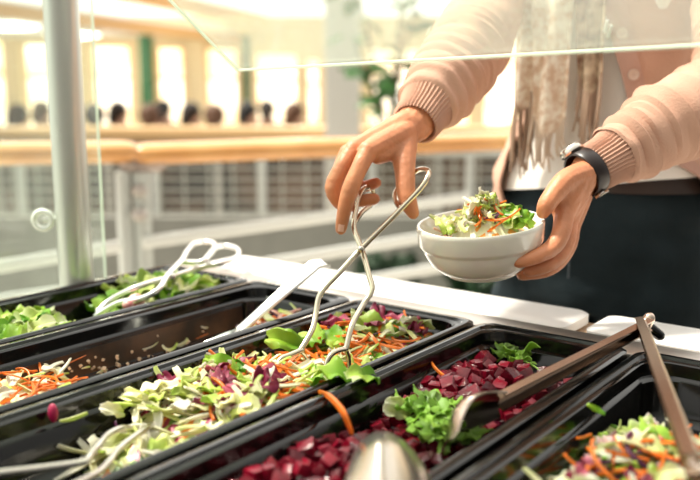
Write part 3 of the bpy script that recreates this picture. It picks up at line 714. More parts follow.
place('cabw', GX(138, 398, 2, .01), rot=(.7, .1, .45), s=.9, label='flat cream cabbage piece against the far wall above the salad', cat='cabbage', mesh=V['cabw'][3])
place('cabw', GX(112, 411, 2, .012), rot=(.9, .4, 1.3), s=.8, label='crumpled cream cabbage piece alone left of the salad heap', cat='cabbage', mesh=V['cabw'][1])
wirepiece('cabbage_shred', [GX(60, 421, 2), GX(72, 419, 2), GX(87, 413, 2)], [.0015, .0024, .0018], L_ICE, 'lone thin green shred on the far wall above the near tongs', 'cabbage')
tag(MB().ball(GX(53, 413, 2), .007, (.8, .6, 1.3)).build('radicchio_scrap', M_RED), 'lone dark red scrap on the far wall of the mixed salad pan', 'radicchio')
wirepiece('cabbage_shred', [GX(206, 353, 2), GX(218, 358, 2, .012), GX(228, 374, 2, .02)], [.001, .0022, .0016], L_CAB, 'white curved cabbage shred arching up at the far wall', 'cabbage')
wirepiece('lettuce_piece', [GX(588, 404, 4, .008), GX(596, 409, 4, .012), GX(605, 414, 4, .02)], [.0015, .0035, .002], L_GREEN, 'bright green leaf sliver at the left edge of the lower right salad', 'lettuce')
wirepiece('carrot_shred', [GX(577, 438, 4), GX(584, 437, 4), GX(591, 434, 4)], .0016, M_CAR, 'short carrot bit alone on the wall left of the lower right salad', 'carrot')

# ------------------------------------------------------------------ utensils
def wires(name, paths, r, m, lab, cat, part='arm', smooth=6, parent=None):
    c0 = sum((p for pp in paths for p in pp[:1]), Vector())/len(paths)
    e = tag(empty(name, c0), lab, cat)
    for pth in paths: MB().tube(pth, r, 10, smooth, round_ends=True).build(part, m, e)
    return e
W = .0034
M_HELD = mat('held_steel', (.66, .58, .46), .16, 1)
tg = tag(empty('scissor_tongs', P(361, 250, 1.045)), 'steel scissor tongs held by the right hand over the mixed salad', 'tongs')
A1 = [P(*q) for q in ((300, 351, .968), (312, 330, .984), (316, 312, 1.0), (321, 293, 1.01), (340, 272, 1.025), (361, 249, 1.040), (395, 215, 1.042), (420, 189, 1.040), (428, 176, 1.045), (427, 170, 1.06),
                      (418, 170, 1.085), (405, 180, 1.092), (396, 192, 1.088), (396, 201, 1.07), (401, 208, 1.05), (407, 203, 1.043))]
a = MB().tube(A1, W, 10, 5, round_ends=True); arm = a.build('arm', M_HELD, tg)
c1 = [P(*q) for q in ((302, 350, .969), (290, 355, .960), (281, 359, .955), (276, 369, .950), (273, 388, .950))]
MB().tube(c1, W*.9, 10, 5, round_ends=True).build('claw', M_HELD, tg)
c1 = [P(*q) for q in ((300, 351, .968), (306, 358, 1.0), (305, 372, 1.005), (303, 392, 1.0))]
MB().tube(c1, W*.8, 10, 5, round_ends=True).build('claw', M_HELD, tg)
A2 = [P(*q) for q in ((346, 349, .972), (352, 325, .986), (363, 305, 1.01), (372, 290, 1.02), (369, 275, 1.03), (362, 250, 1.048), (354, 228, 1.062), (356, 210, 1.075), (360, 194, 1.088), (367, 187, 1.105), (373, 192, 1.118), (371, 204, 1.118), (362, 212, 1.105), (355, 222, 1.085))]
MB().tube(A2, W, 10, 5, round_ends=True).build('arm', M_HELD, tg)
c1 = [P(*q) for q in ((346, 349, .972), (337, 351, .964), (330, 356, .958), (326, 366, .955), (323, 384, .955))]
MB().tube(c1, W*.9, 10, 5, round_ends=True).build('claw', M_HELD, tg)
c1 = [P(*q) for q in ((345, 348, .972), (349, 360, .975), (348, 378, .973))]
MB().tube(c1, W*.8, 10, 5, round_ends=True).build('claw', M_HELD, tg)
MB().ball(P(361, 249, 1.034), .0045, (1, 1, 1)).build('rivet', M_STEEL, tg)

tg = tag(empty('looped_tongs', G(174, 277, Z0)), 'bright steel scissor tongs with open loops resting in the lettuce pan', 'tongs')
zt = Z0+.02
pA = [G(96, 316, Z0-.02), G(118, 303, Z0), G(140, 299, Z0+.008), G(158, 290, zt), G(168, 275, zt+.01), G(182, 260, zt+.015), G(188, 250, zt+.02), G(196, 243, zt+.02), G(210, 242, zt+.02), G(215, 247, zt+.02), G(208, 256, zt+.02), G(201, 262, zt+.015), G(184, 262, zt+.01)]
pB = [G(98, 312, Z0-.015), G(112, 299, Z0), G(140, 286, zt), G(174, 276, zt), G(202, 267, zt+.005), G(222, 263, zt+.01), G(237, 257, zt+.012), G(238, 250, zt+.015), G(229, 246, zt+.015), G(217, 247, zt+.015), G(207, 257, zt+.01), G(201, 267, zt+.005)]
for p in (pA, pB): MB().tube(p, .0042, 10, 5, round_ends=True).build('arm', M_BRIGHT, tg)
MB().ball(G(172, 277, zt+.006), .006).build('rivet', M_STEEL, tg)

# serving spoon in second pan
def spoon(name, tip, neck, end, wb, wh, lab, m=M_BRIGHT, hook=True):
    e = tag(empty(name, neck), lab, 'spoon'); d = (end-neck); L = d.length; d.normalize(); side = d.cross(Vector((0, 0, 1))).normalized(); nrm = side.cross(d)
    def hf(u, v):
        w = wh*(.55+.45*smooth01(u*1.1)); q = neck+d*L*u
        if hook and u > .93: q = q-nrm*(u-.93)*.12
        return q+side*(v-.5)*w+nrm*(-.15*wh*(1-(2*v-1)**2))
    MB().sheet(hf, 24, 7, .0022).build('handle', m, e)
    db = (tip-neck); Lb = db.length; db.normalize(); sb = db.cross(Vector((0, 0, 1))).normalized(); nb_ = sb.cross(db)
    def bf(u, v):
        w = wb*math.sqrt(max(.02, 1-(2*(u*.5+.0+.5*u**1.3)-1)**2)) if u > .08 else wh*.6+u*wb*.2
        w = max(w, wh*.5*(1-u)); dep = .014*math.sin(PI*u)
        return neck+db*Lb*u+sb*(v-.5)*w-nb_*dep*(1-(2*v-1)**2)
    MB().sheet(bf, 18, 11, .0018).build('bowl', m, e)
    return e
spoon('serving_spoon', G(188, 352, Z0-.045), G(238, 330, Z0-.012), G(322, 258, Z0+.075), .050, .040, 'bright steel serving spoon leaning up out of the nearly empty pan')
# near-left wire tongs in mixed salad pan
e = tag(empty('wire_tongs', G(60, 466, Z0)), 'steel wire tongs lying in the mixed salad pan at the lower left', 'tongs')
for p in ([G(-60, 480, Z0+.01), G(0, 473, Z0+.004), G(50, 467, Z0), G(83, 462, Z0-.002), G(90, 456, Z0-.002), G(98, 446, Z0-.001), G(109, 434, Z0-.006), G(124, 428, Z0-.012), G(137, 431, Z0-.028)],
          [G(40, 500, Z0+.012), G(85, 480, Z0+.004), G(102, 470, Z0), G(110, 461, Z0), G(119, 449, Z0-.004), G(134, 437, Z0-.008), G(150, 426, Z0-.016), G(154, 424, Z0-.03)]):
    MB().tube(p, .0031, 10, 6, round_ends=True).build('arm', M_STEEL, e)
# steel spoon head on the beetroot, near
def spoonhead():
    top = G(382, 432, Z0-.012); e = tag(empty('metal_spoon', G(380, 470, Z0)), 'blurred steel spoon resting upside down on the near beetroot', 'spoon')
    ax = (G(398, 560, Z0+.05)-top); L = ax.length; ax.normalize(); sd = ax.cross(Vector((0, 0, 1))).normalized(); nn = sd.cross(ax)
    if nn.z < 0: nn = -nn
    def fn(u, v):
        w = .062*math.sqrt(max(.03, 1-(1-min(u*1.55, 1.0))**2))*(1 if u < .55 else 1-.75*smooth01((u-.55)/.45))
        return top+ax*L*u+sd*(v-.5)*w+nn*(.020*(1-(2*v-1)**2)*min(1, u*3)*(1-.8*u))
    MB().sheet(fn, 26, 15, .0018).build('bowl', M_STEEL, e)
    MB().tube([top+ax*L*.97+nn*.003, top+ax*(L+.10)+nn*.02], .006, 8, flat=.35).build('handle', M_STEEL, e)
spoonhead()
# big hinged serving tongs
HG = G(646, 322, Z0+.040); E1 = G(497, 398, Z0+.012); T1 = G(440, 448, Z0-.012); E2 = G(702, 466, Z0+.045); T2 = G(760, 560, Z0+.0)
e = tag(empty('serving_tongs', HG), 'hinged steel serving tongs spread across the beetroot and lower right pans', 'tongs')
ZV = Vector((0, 0, 1))
def outward(p0, p1, other, roll):
    d = (p1-p0).normalized(); n_ = ZV.cross(d).normalized()
    if n_.dot(other-p0) > 0: n_ = -n_
    return (n_*math.cos(roll)+ZV*math.sin(roll)).normalized()
def chan(p0, p1, w0, w1, dep, nrm):
    d = (p1-p0).normalized(); sd = d.cross(nrm).normalized(); up = nrm; mb = MB(); rings = []
    t = .0016
    for u in [i/12 for i in range(13)]:
        w = w0+(w1-w0)*u; c = p0+(p1-p0)*u; h = dep
        pr_ = [(-w/2, -h), (-w/2, -.002), (-w/2+.002, 0), (w/2-.002, 0), (w/2, -.002), (w/2, -h), (w/2-t, -h), (w/2-t, -.0035), (w/2-.003, -t), (-w/2+.003, -t), (-w/2+t, -.0035), (-w/2+t, -h)]
        rings.append([c+sd*a+up*b for a, b in pr_])
    return mb.loft(rings)
M_TONG = mat('tong_steel', (.56, .45, .37), .2, 1)
n1_, n2_ = outward(HG, E1, E2, .22), outward(HG, E2, E1, .22)
chan(HG, E1, .014, .018, .010, n1_).build('arm', M_TONG, e)
chan(HG, E2, .014, .020, .011, n2_).build('arm', M_TONG, e)
def head(p0, p1, w, nrm, bulge):
    d = p1-p0; L = d.length; d = d.normalized(); sd = d.cross(nrm).normalized(); up = nrm
    def fn(u, v):
        ww = w*(.38+.62*math.sin(PI*(.12+.66*u)))*(1+.04*math.cos(v*2*PI*6)*smooth01((u-.8)/.2))
        return p0+d*L*u+sd*(v-.5)*ww+up*(bulge*math.sin(PI*min(u*1.1, 1))+.016*(1-(2*v-1)**2)*math.sin(PI*(.15+.7*u))-.010)
    return MB().sheet(fn, 20, 17, .002)
head(E1, T1, .056, outward(HG, E1, E2, .42), .012).build('scoop', M_TONG, e)
head(E2, T2, .044, outward(HG, E2, E1, .1), .010).build('scoop', M_TONG, e)
hb = MB().tube([HG+Vector((-.002, -.004, -.013)), HG+Vector((.002, .004, .004))], .0065, 20, round_ends=True)
hb.build('hinge', M_TONG, e); MB().ball(HG+Vector((.001, -.001, .004)), .0035, (1, 1, .5)).build('rivet', M_STEEL, e)
MB().tube([HG+Vector((.004, .006, -.008)), HG+Vector((.012, .012, -.016))], .006, 10, round_ends=True).build('spring', M_BLACK, e)

# ------------------------------------------------------------------ sneeze guard, post, glass end panel
gp = tag(empty('steel_post', (-1.152, .775, 0)), 'thick pale steel post at the left end of the counter', 'post')
pb = G(67, 291, Z0); px_, py_ = -1.123, .785
MB().tube([(px_, py_, 0), (px_, py_, 1.62)], .0255, 24).build('tube', M_POLE, gp)
MB().lathe([(.001, .012), (.04, .012), (.045, .004), (.045, 0)], c=(px_, py_, 0)).build('base_plate', M_POST, gp)
d_ = 1.31
rc = P(43, 220, d_); Rf = Matrix((ray(350, 60).cross(Vector((0, 0, 1))).normalized(), Vector((0, 0, 1)), -B(0, 1))).transposed()
rp = [rc + Rf @ Vector((.0135*math.cos(a), .0135*math.sin(a), 0)) for a in [i*2*PI/24 for i in range(25)]]
MB().tube(rp, .0042, 10).build('clamp_ring', M_RAIL, gp)
MB().tube([rc, Vector((px_, py_, rc.z))], .005, 8).build('clamp_pin', M_RAIL, gp)
M_GL = glass_mat('clear_glass', (.95, 1, .97), .05, .03); M_GE = mat('glass_edge', (.90, .97, .88), .25, trans=.3)
e = tag(empty('glass_end_panel', (-1.165, .6, Z0)), 'upright clear glass end panel with a rounded lower corner by the steel post', 'glass panel')
gx = -1.165; ya, yb = .05, .87; za, zb_ = Z0-.10, 1.62; rcn = .018
out = [Vector((gx, ya, za)), Vector((gx, yb-rcn, za))]+[Vector((gx, yb-rcn+rcn*math.sin(a), za+rcn-rcn*math.cos(a))) for a in [PI/2*i/8 for i in range(1, 9)]]+[Vector((gx, yb, zb_)), Vector((gx, ya, zb_))]
n = len(out); mb = MB(); t = Vector((.004, 0, 0)); mb.add([p-t for p in out]+[p+t for p in out], [tuple(range(n)), tuple(reversed(range(n, 2*n)))]); mb.build('pane', M_GL, e, False)
MB().tube(out[1:-1], .0022, 6).build('edge', M_GE, e)
MB().box((gx+.026, .12, .80), (.044, .03, .12)).build('bracket', M_POST, e, False)
MB().box((gx+.026, .30, .80), (.044, .03, .12)).build('bracket', M_POST, e, False)
# tilted guard pane
c0 = P(238, 70, 1.11)                       # lower left corner
c1_ = P(760, 41.5, .775*1.0)
Y0 = c0.y; r1 = ray(760, 41.5); c1_ = r1*(Y0/r1.y)+Vector((0, 0, CAMZ)); c1_ = c0+(c1_-c0)*((.55-c0.x)/(c1_.x-c0.x))
r2 = ray(170, 0); k2 = (c0.x)/r2.x; c2 = r2*k2+Vector((0, 0, CAMZ)); up_ = (c2-c0).normalized()
H = .38
e = tag(empty('sneeze_guard', c0), 'tilted clear glass sneeze guard pane above the pans', 'glass guard')
nn = (c1_-c0).cross(up_).normalized()*.004
q = [c0, c1_, c1_+up_*H, c0+up_*H]
mb = MB(); mb.add([p-nn for p in q]+[p+nn for p in q], [(0, 1, 2, 3), (7, 6, 5, 4)]); mb.build('pane', glass_mat('guard_glass', (.95, 1, .95), .16, .04), e, False)  # white haze mixed into this glass stands in for reflected glare
bar_ = MB(); rr_ = .0017
MB().tube([c0, c1_], rr_, 6).build('edge', M_GE, e); MB().tube([c0, c0+up_*H], rr_*1.3, 6).build('edge', M_GE, e)
tb = c0+up_*H; tb2 = c1_+up_*H
MB().tube([Vector((px_, py_, 1.6)), Vector((px_, tb.y, 1.55)), tb+Vector((0, 0, .0)), tb2], .014, 14, 4).build('support_bar', M_POST, e)
MB().tube([tb2, Vector((tb2.x, tb2.y, .84))], .018, 14).build('support_post', M_POST, e)
# small twin-bar mark, two white strokes on the pane
def onpane(px, py):
    r = ray(px, py); nv = (c1_-c0).cross(up_).normalized(); o = Vector((0, 0, CAMZ)); return o+r*((c0-o).dot(nv)/r.dot(nv))
lg = MB()
for (x0_, y0_, x1_, y1_) in ((604.5, 32, 607.5, 21), (608, 37, 611, 26)):
    a_, b_ = onpane(x0_, y0_), onpane(x1_, y1_); lg.tube([a_, b_], .0014, 6, round_ends=True)
lg.build('twin_bar_mark', M_WHITE, e)

# ------------------------------------------------------------------ bowl of salad
bc = P(480, 222, 1.06); vdir = B(0, 1); rdir = B(1, 0)
Rb = Matrix.Rotation(math.radians(-5.0), 3, vdir.normalized()) @ Matrix.Rotation(math.radians(4.0), 3, rdir.normalized())
ax = Rb @ Vector((0, 0, 1))
bz = .062
be = tag(empty('salad_bowl', bc-ax*bz), 'cream white porcelain bowl held in the left hand', 'bowl')
prof = [(.001, -.052), (.030, -.051), (.052, -.041), (.063, -.028), (.068, -.012), (.0715, -.003), (.0735, 0), (.0765, .0005), (.078, -.002), (.0775, -.006), (.0765, -.022), (.0745, -.026), (.0725, -.0275), (.0715, -.030),
        (.0705, -.034), (.064, -.047), (.053, -.057), (.044, -.061), (.043, -.064), (.039, -.064), (.038, -.061), (.001, -.060)]
MB().lathe(prof, 72, bc, Rb).build('dish', M_PORC, be)
def hb_(x, y):
    r = math.hypot(x, y); return -.016+.030*math.exp(-((x-.010)/.036)**2-(y/.036)**2)
nx = 20; mb = MB(); g = [[None]*(nx+1) for _ in range(nx+1)]
rings = []
for i in range(9):
    rad = .063*i/8+.0005; rings.append([bc+Rb @ Vector((rad*math.cos(2*PI*j/36), rad*math.sin(2*PI*j/36), hb_(rad*math.cos(2*PI*j/36), rad*math.sin(2*PI*j/36))-.006+.003*noise.noise(Vector((rad*90, j*.9, 0))))) for j in range(36)])
mb.loft(rings, cap=False); mb.add(rings[0], [tuple(range(36))])
tag(mb.build('bowl_salad_mix', MATS.get('x') or mixmat('bowl_mix', [(.75, .76, .5), (.5, .62, .2), (.85, .35, .06), (.8, .76, .6)], 160)), 'shredded salad mass beneath the loose pieces in the held bowl', 'salad', kind='stuff')
# view-aligned bowl axes: x right, y away
RB2 = Rb @ Euler((0, 0, YAW)).to_matrix()
WB = 'in the bowl held in the left hand'
def bp(kind, n, cx, cy, sd, lift, s=1.0):
    for _ in range(n):
        x, y = R.gauss(cx, sd), R.gauss(cy, sd*.8)
        if math.hypot(x, y) > .052: continue
        p = bc+RB2 @ Vector((x, y, hb_(*(Matrix.Rotation(YAW, 2) @ Vector((x, y))))+lift+R.uniform(0, .004)))
        a, c = KN[kind]; place(kind, p, tilt=.7, s=s*R.uniform(.8, 1.1), label=a+' '+WB, cat=c, group=('pale ' if kind == 'ice' else 'broad ' if kind == 'cabw' else '')+c+' pieces in the held bowl')
bp('cab', 26, .0, 0, .022, .003); bp('car', 22, .008, -.010, .016, .008, .85); bp('ice', 9, .0, .0, .022, .006, .8); bp('lettuce', 7, .036, -.006, .010, .008, .7); bp('cabw', 12, .006, .005, .016, .012, .9); bp('purp', 3, .0, 0, .02, .01, .6)
bp('radish', 3, -.04, .0, .008, .004, .7)
place('rad', bc+RB2 @ Vector((-.046, -.012, -.014)), tilt=.2, s=.6, label='small crimson radicchio scrap at the left of the held bowl', cat='radicchio')
place('lettuce', bc+RB2 @ Vector((-.012, -.020, .006)), rot=(1.2, .3, YAW+.9), s=.6, label='upright yellow green leaf standing at the left of the held bowl salad', cat='lettuce', mesh=V['ice'][3])

# ------------------------------------------------------------------ the person
BX, BY = -.545, 1.43
pe = tag(empty('person', (BX, BY, 0)), 'person in peach cardigan, scarf and dark jeans serving salad with tongs', 'person')
shR, shL = Vector((BX-.17, BY, 1.385)), Vector((BX+.17, BY, 1.385))
wrR, wrL = P(415, 124, 1.125), P(589, 171, 1.085)
elR, elL = P(468, 48, 1.24), P(735, 84, 1.17)
body = MB()
def ell(c, a, b, n=20, R3=None, ph=0):
    c = Vector(c); return [c+((R3 or Matrix.Identity(3)) @ Vector((a*math.cos(2*PI*j/n), b*math.sin(2*PI*j/n), 0))) for j in range(n)]
TR = [(.86, .155, .11), (.93, .172, .118), (1.0, .158, .106), (1.10, .122, .096), (1.2, .126, .105), (1.28, .140, .115), (1.35, .158, .10), (1.40, .155, .08), (1.425, .10, .06), (1.45, .055, .05)]
body.loft([ell((BX, BY, z), a, b) for z, a, b in TR])
body.tube([(BX, BY+.005, 1.42), (BX, BY-.012, 1.50), (BX, BY-.02, 1.53)], [.055, .050, .05], 14)
HC = Vector((BX-.01, BY-.035, 1.60))
body.ball(HC, .1, (.76, .94, 1.12), seg=24); body.ball(HC+Vector((0, -.03, -.055)), .058, (.9, .9, .9)); body.ball(HC+Vector((0, -.098, -.012)), .014, (.8, 1.2, 1.5)); body.ball(HC+Vector((0, -.092, -.05)), .014, (1.5, .6, .5))
for s in (-1, 1):
    body.ball(HC+Vector((s*.077, .005, -.005)), .022, (.35, .8, 1.3))
    sh, el, wr = (shR, elR, wrR) if s < 0 else (shL, elL, wrL)
    body.tube([sh, (sh+el)/2, el, (el+wr)/2, wr], [.048, .044, .038, .034, .026], 16, 4, round_ends=True)
    hx = BX+s*.085
    body.tube([(hx, BY, .90), (hx+s*.01, BY, .70), (hx+s*.01, BY-.01, .48), (hx+s*.01, BY+.01, .30), (hx+s*.01, BY+.02, .08)], [.088, .078, .052, .052, .034], 16, 4, round_ends=True)
    body.ball((hx+s*.015, BY-.05, .04), .05, (.8, 2.2, .7))
bm_ = remeshed(body, .008, 5)
def hand(mc, fingers, extra, wrist_dir, seg=10):
    h = MB()
    for a_, b_, r0, r1 in mc: h.tube([a_, (a_+b_)/2, b_], [r0, (r0+r1)/2*1.03, r1], 12, round_ends=True)
    for pts, rr in fingers: h.tube(pts, rr, 12, 3, round_ends=True)
    for c, r in extra: h.ball(c, r)
    return remeshed(h, .0017, 4)
def Pq(L): return [P(*q) for q in L]
# right hand, holding tongs
w0 = P(409, 128, 1.115); far = wrR+(elR-wrR).normalized()*.05
mcp = Pq([(368, 151, 1.062), (354, 149, 1.080), (348, 153, 1.100), (347, 160, 1.118)])
ws_ = Pq([(404, 133, 1.098), (404, 124, 1.108), (406, 122, 1.122), (410, 128, 1.135)])
mc = [(ws_[i], mcp[i], .0165, (.0125, .012, .0115, .011)[i]) for i in range(4)]
mc += [(far, w0, .026, .0225), (P(402, 132, 1.105), P(372, 150, 1.082), .017, .0135), (P(402, 132, 1.12), P(362, 152, 1.10), .015, .012),
       (P(405, 146, 1.092), P(378, 156, 1.072), .013, .011)]
fing = [(Pq([(368, 151, 1.062), (358, 171, 1.050), (350, 190, 1.045), (344, 212, 1.052), (341, 229, 1.060)]), [.0120, .0105, .0108, .0088, .0072]),
        (Pq([(354, 149, 1.080), (342, 168, 1.072), (333, 188, 1.070), (341, 204, 1.078), (352, 206, 1.088)]), [.0120, .0108, .0108, .0088, .0075]),
        (Pq([(348, 153, 1.100), (340, 170, 1.098), (337, 186, 1.098), (354, 200, 1.098), (374, 199, 1.092)]), [.0115, .0100, .0100, .0088, .0078]),
        (Pq([(347, 160, 1.118), (344, 172, 1.118), (346, 182, 1.118), (360, 187, 1.118), (376, 183, 1.108)]), [.0105, .0090, .0088, .0080, .0072]),
        (Pq([(404, 140, 1.100), (404, 160, 1.082), (405, 174, 1.072), (406, 192, 1.064), (409, 204, 1.062), (413, 213, 1.062)]), [.018, .0150, .0128, .0118, .0108, .0080])]
hR = hand(mc, fing, [(mcp[0], .0128), (mcp[1], .0122), (mcp[2], .0115)], None)
# left hand, under the bowl
farL = wrL+(elL-wrL).normalized()*.05
mcl = Pq([(564, 213, 1.050), (568, 222, 1.068), (571, 226, 1.088), (573, 224, 1.106)])
wl = Pq([(581, 176, 1.072), (584, 176, 1.080), (586, 178, 1.090), (586, 178, 1.100)])
mc = [(wl[i], mcl[i], .0165, (.0130, .0128, .012, .011)[i]) for i in range(4)]
mc += [(farL, P(587, 175, 1.083), .026, .0225), (P(583, 176, 1.066), P(563, 184, 1.046), .0165, .0135), (P(577, 182, 1.058), P(562, 210, 1.052), .015, .0135), (P(584, 180, 1.066), P(566, 214, 1.062), .016, .0135), (P(572, 182, 1.052), P(560, 200, 1.050), .013, .012)]
fing = [(Pq([(564, 213, 1.050), (562, 230, 1.038), (554, 246, 1.028), (538, 256, 1.016), (519, 262, 1.012)]), [.0128, .0115, .0108, .0090, .0076]),
        (Pq([(568, 222, 1.068), (567, 240, 1.056), (558, 257, 1.045), (543, 267, 1.036), (529, 271, 1.034)]), [.0125, .0110, .0105, .0088, .0074]),
        (Pq([(571, 226, 1.088), (569, 244, 1.080), (559, 261, 1.072), (545, 271, 1.066), (522, 275, 1.066)]), [.0118, .0105, .0100, .0084, .0070]),
        (Pq([(573, 224, 1.106), (570, 242, 1.104), (560, 258, 1.100), (548, 268, 1.098), (532, 272, 1.098)]), [.0105, .0090, .0085, .0074, .0062]),
        (Pq([(586, 174, 1.068), (572, 178, 1.052), (562, 184, 1.042), (551, 198, 1.032), (546, 206, 1.030), (543, 212, 1.034)]), [.0175, .0150, .0135, .0118, .0112, .0085])]
hL = hand(mc, fing, [(mcl[0], .013), (mcl[1], .0128)], None)
allb = MB(); allb.add(bm_.v, bm_.f); allb.add(hR.v, hR.f); allb.add(hL.v, hL.f)
# eyes and lips as separate small parts below
bo = allb.build('body', M_SKIN, pe)
for s in (-1, 1):
    MB().ball(HC+Vector((s*.03, -.083, .012)), .0125, (1.2, .7, .8)).build('eye', mat('eye_white', (.8, .78, .74), .2), pe)
    MB().ball(HC+Vector((s*.03, -.092, .012)), .0052, (1, .5, 1)).build('iris', mat('iris', (.05, .03, .02), .2), pe)
MB().ball(HC+Vector((0, -.101, -.050)), .016, (1.3, .25, .35)).build('lips', mat('lips', (.5, .15, .13), .4), pe)
hm = MB().ball(HC+Vector((0, .022, .022)), .112, (.82, .93, 1.08), seg=24)
for s in (-1, 1): hm.tube([HC+Vector((s*.07, .0, .06)), HC+Vector((s*.092, .02, -.03)), HC+Vector((s*.09, .03, -.12)), HC+Vector((s*.08, .03, -.2))], [.03, .03, .03, .015], 12, 4, round_ends=True)
hm.tube([HC+Vector((0, .07, .04)), HC+Vector((0, .09, -.08)), HC+Vector((0, .08, -.2))], [.08, .08, .05], 14, 4, round_ends=True)
remeshed(hm, .008, 3).build('hair', mat('brown_hair', (.10, .05, .025), .55, bump=.5, bscale=90), pe)
# nails
def nail(p, d, n_, s=.0058):
    d = d.normalized(); n_ = (n_-d*n_.dot(d)).normalized(); sd = d.cross(n_)
    MB().sheet(lambda u, v: p+n_*(.0012*(1-(2*v-1)**2))+d*(u-.5)*s*2+sd*(v-.5)*s*1.6, 5, 5, .0006).build('fingernail', M_NAIL, pe)
nail(P(341, 228, 1.052), P(341, 232, 1.06)-P(344, 212, 1.05), -ray(341, 228), .0045)
# torso clothes
def tor(z):
    for i in range(len(TR)-1):
        if TR[i][0] <= z <= TR[i+1][0]:
            t = (z-TR[i][0])/(TR[i+1][0]-TR[i][0]); return TR[i][1]*(1-t)+TR[i+1][1]*t, TR[i][2]*(1-t)+TR[i+1][2]*t
    return (TR[0][1], TR[0][2]) if z < TR[0][0] else (TR[-1][1], TR[-1][2])
def around(z, th, off, wr=0, sd=0):
    a, b = tor(z); w = wr*noise.noise(Vector((math.sin(th)*3+sd, math.cos(th)*3, z*9)))
    return Vector((BX+(a+off+w)*math.sin(th), BY-(b+off+w)*math.cos(th), z))
n = 64; rings = []
for i in range(30):
    ring = []
    for j in range(n):
        th = 2*PI*j/n; z0_ = .990+.024*math.sin(th+.1); z = z0_+(1.445-z0_)*i/29; bl = .019*math.exp(-((z-z0_-.01)/.05)**2)
        ring.append(around(z, th, .010+bl, .010, 3))
    rings.append(ring)
MB().loft(rings, cap=False).build('shirt', M_SHIRT, pe)
cg = MB()
def edge_l(z): return math.radians(78-46*smooth01((z-.965)/.13)-18*smooth01((z-1.08)/.22))
def card(u, v):
    z = .955+(1.435-.955)*u
    tl = edge_l(z); tr_ = -math.radians(40-12*smooth01((z-1.1)/.2))   # wearer's left / right front edges
    th = tl+(2*PI+tr_-tl)*v
    bl = .010*math.exp(-((z-1.0)/.06)**2)
    fl = (.016*math.exp(-((z-1.02)/.09)**2))*math.exp(-((th-(2*PI-math.radians(50)))/.35)**2)
    return around(z, th, .020+bl+fl+.004*math.sin(z*70+th*4)*math.sin(z*31+1), .016, 9)
cg.sheet(card, 40, 90, .004); cdo = cg.build('cardigan', M_KNIT, pe)
# button band and buttons along wearer's left edge
MB().sheet(lambda u, v: (lambda z: around(z, edge_l(z)+(v-.12)*.20, .026+.010*math.exp(-((z-1.0)/.06)**2), .012, 9))(.955+.42*u), 40, 6, .004).build('button_band', mat('band_knit', (.52, .31, .24), .85, bump=.2, bscale=300), cdo)
for z in (.985, 1.045, 1.105, 1.165, 1.225, 1.285):
    th = edge_l(z)+.08; p = around(z, th, .030+.010*math.exp(-((z-1.0)/.06)**2), .012, 9); nv = Vector((math.sin(th), -math.cos(th), 0))
    Rn = nv.to_track_quat('Z', 'Y').to_matrix()
    MB().lathe([(.001, .003), (.006, .003), (.0075, .004), (.0085, .002), (.008, 0)], 24, p, Rn).build('button', mat('button', (.62, .45, .36), .3), cdo)
# sleeves with bunched knit rings
def sleeve(sh, el, wr, cuffd, r0, r1, r2, seed, name='sleeve'):
    pts = [sh+(sh-el)*.05, sh, sh*.5+el*.5, el, el*.5+wr*.5, wr+(el-wr).normalized()*cuffd]
    rad = [.054, .056, r0*.84, r0, r1, r2]
    P2, R2 = catmull(pts, rad, 22); acc = 0; out = []
    for i in range(len(P2)):
        if i: acc += (P2[i]-P2[i-1]).length
        w = .0017*math.sin(acc*560+2*math.sin(acc*40+seed))+.0015*math.sin(acc*210+seed*1.7)
        out.append((P2[i], R2[i], w*smooth01(i/15)*(1-.5*smooth01((i-95)/15))))
    mb = MB(); rings = []; prev = None; n = 44; tot = acc; acc = 0
    for i, (p, r, w) in enumerate(out):
        t = (out[min(i+1, len(out)-1)][0]-out[max(i-1, 0)][0]).normalized(); a = prev or Vector((0, 0, 1)); x = (a-t*a.dot(t)).normalized(); y = t.cross(x); prev = x; ring = []
        if i: acc += (p-out[i-1][0]).length
        for j in range(n):
            th = 2*PI*j/n; ww = w*(1+.8*math.sin(th*1+acc*20+seed))+.004*noise.noise(Vector((math.cos(th)*1.5+seed, math.sin(th)*1.5, acc*22)))
            ww += .0022*math.sin(acc*300+1.6*math.sin(th+seed)+seed)
            ring.append(p+(x*math.cos(th)+y*math.sin(th))*(r+ww))
        rings.append(ring)
    mb.loft(rings, cap=False); so = mb.build(name, M_KNIT, cdo)
    # ribbed cuff
    e_ = out[-1][0]; d = (wr-e_).normalized(); x = prev; x = (x-d*x.dot(d)).normalized(); y = d.cross(x); rg = []; L = .034; n = 168
    for u, rr in ((-.006, r2+.001), (0, r2-.001), (.01, r2-.004), (.024, r2-.005), (L, r2-.006), (L+.002, r2-.008), (L, r2-.010), (.0, r2-.010)):
        rg.append([e_+d*u+(x*math.cos(2*PI*j/n)+y*math.sin(2*PI*j/n))*(rr+.0013*math.cos(42*2*PI*j/n)) for j in range(n)])
    MB().loft(rg, cap=False).build('cuff', M_KNIT, so)
    return so
sleeve(shR, elR, wrR, .036, .058, .050, .037, 1.3)
sleeve(shL, elL, wrL, .042, .062, .053, .036, 4.1)
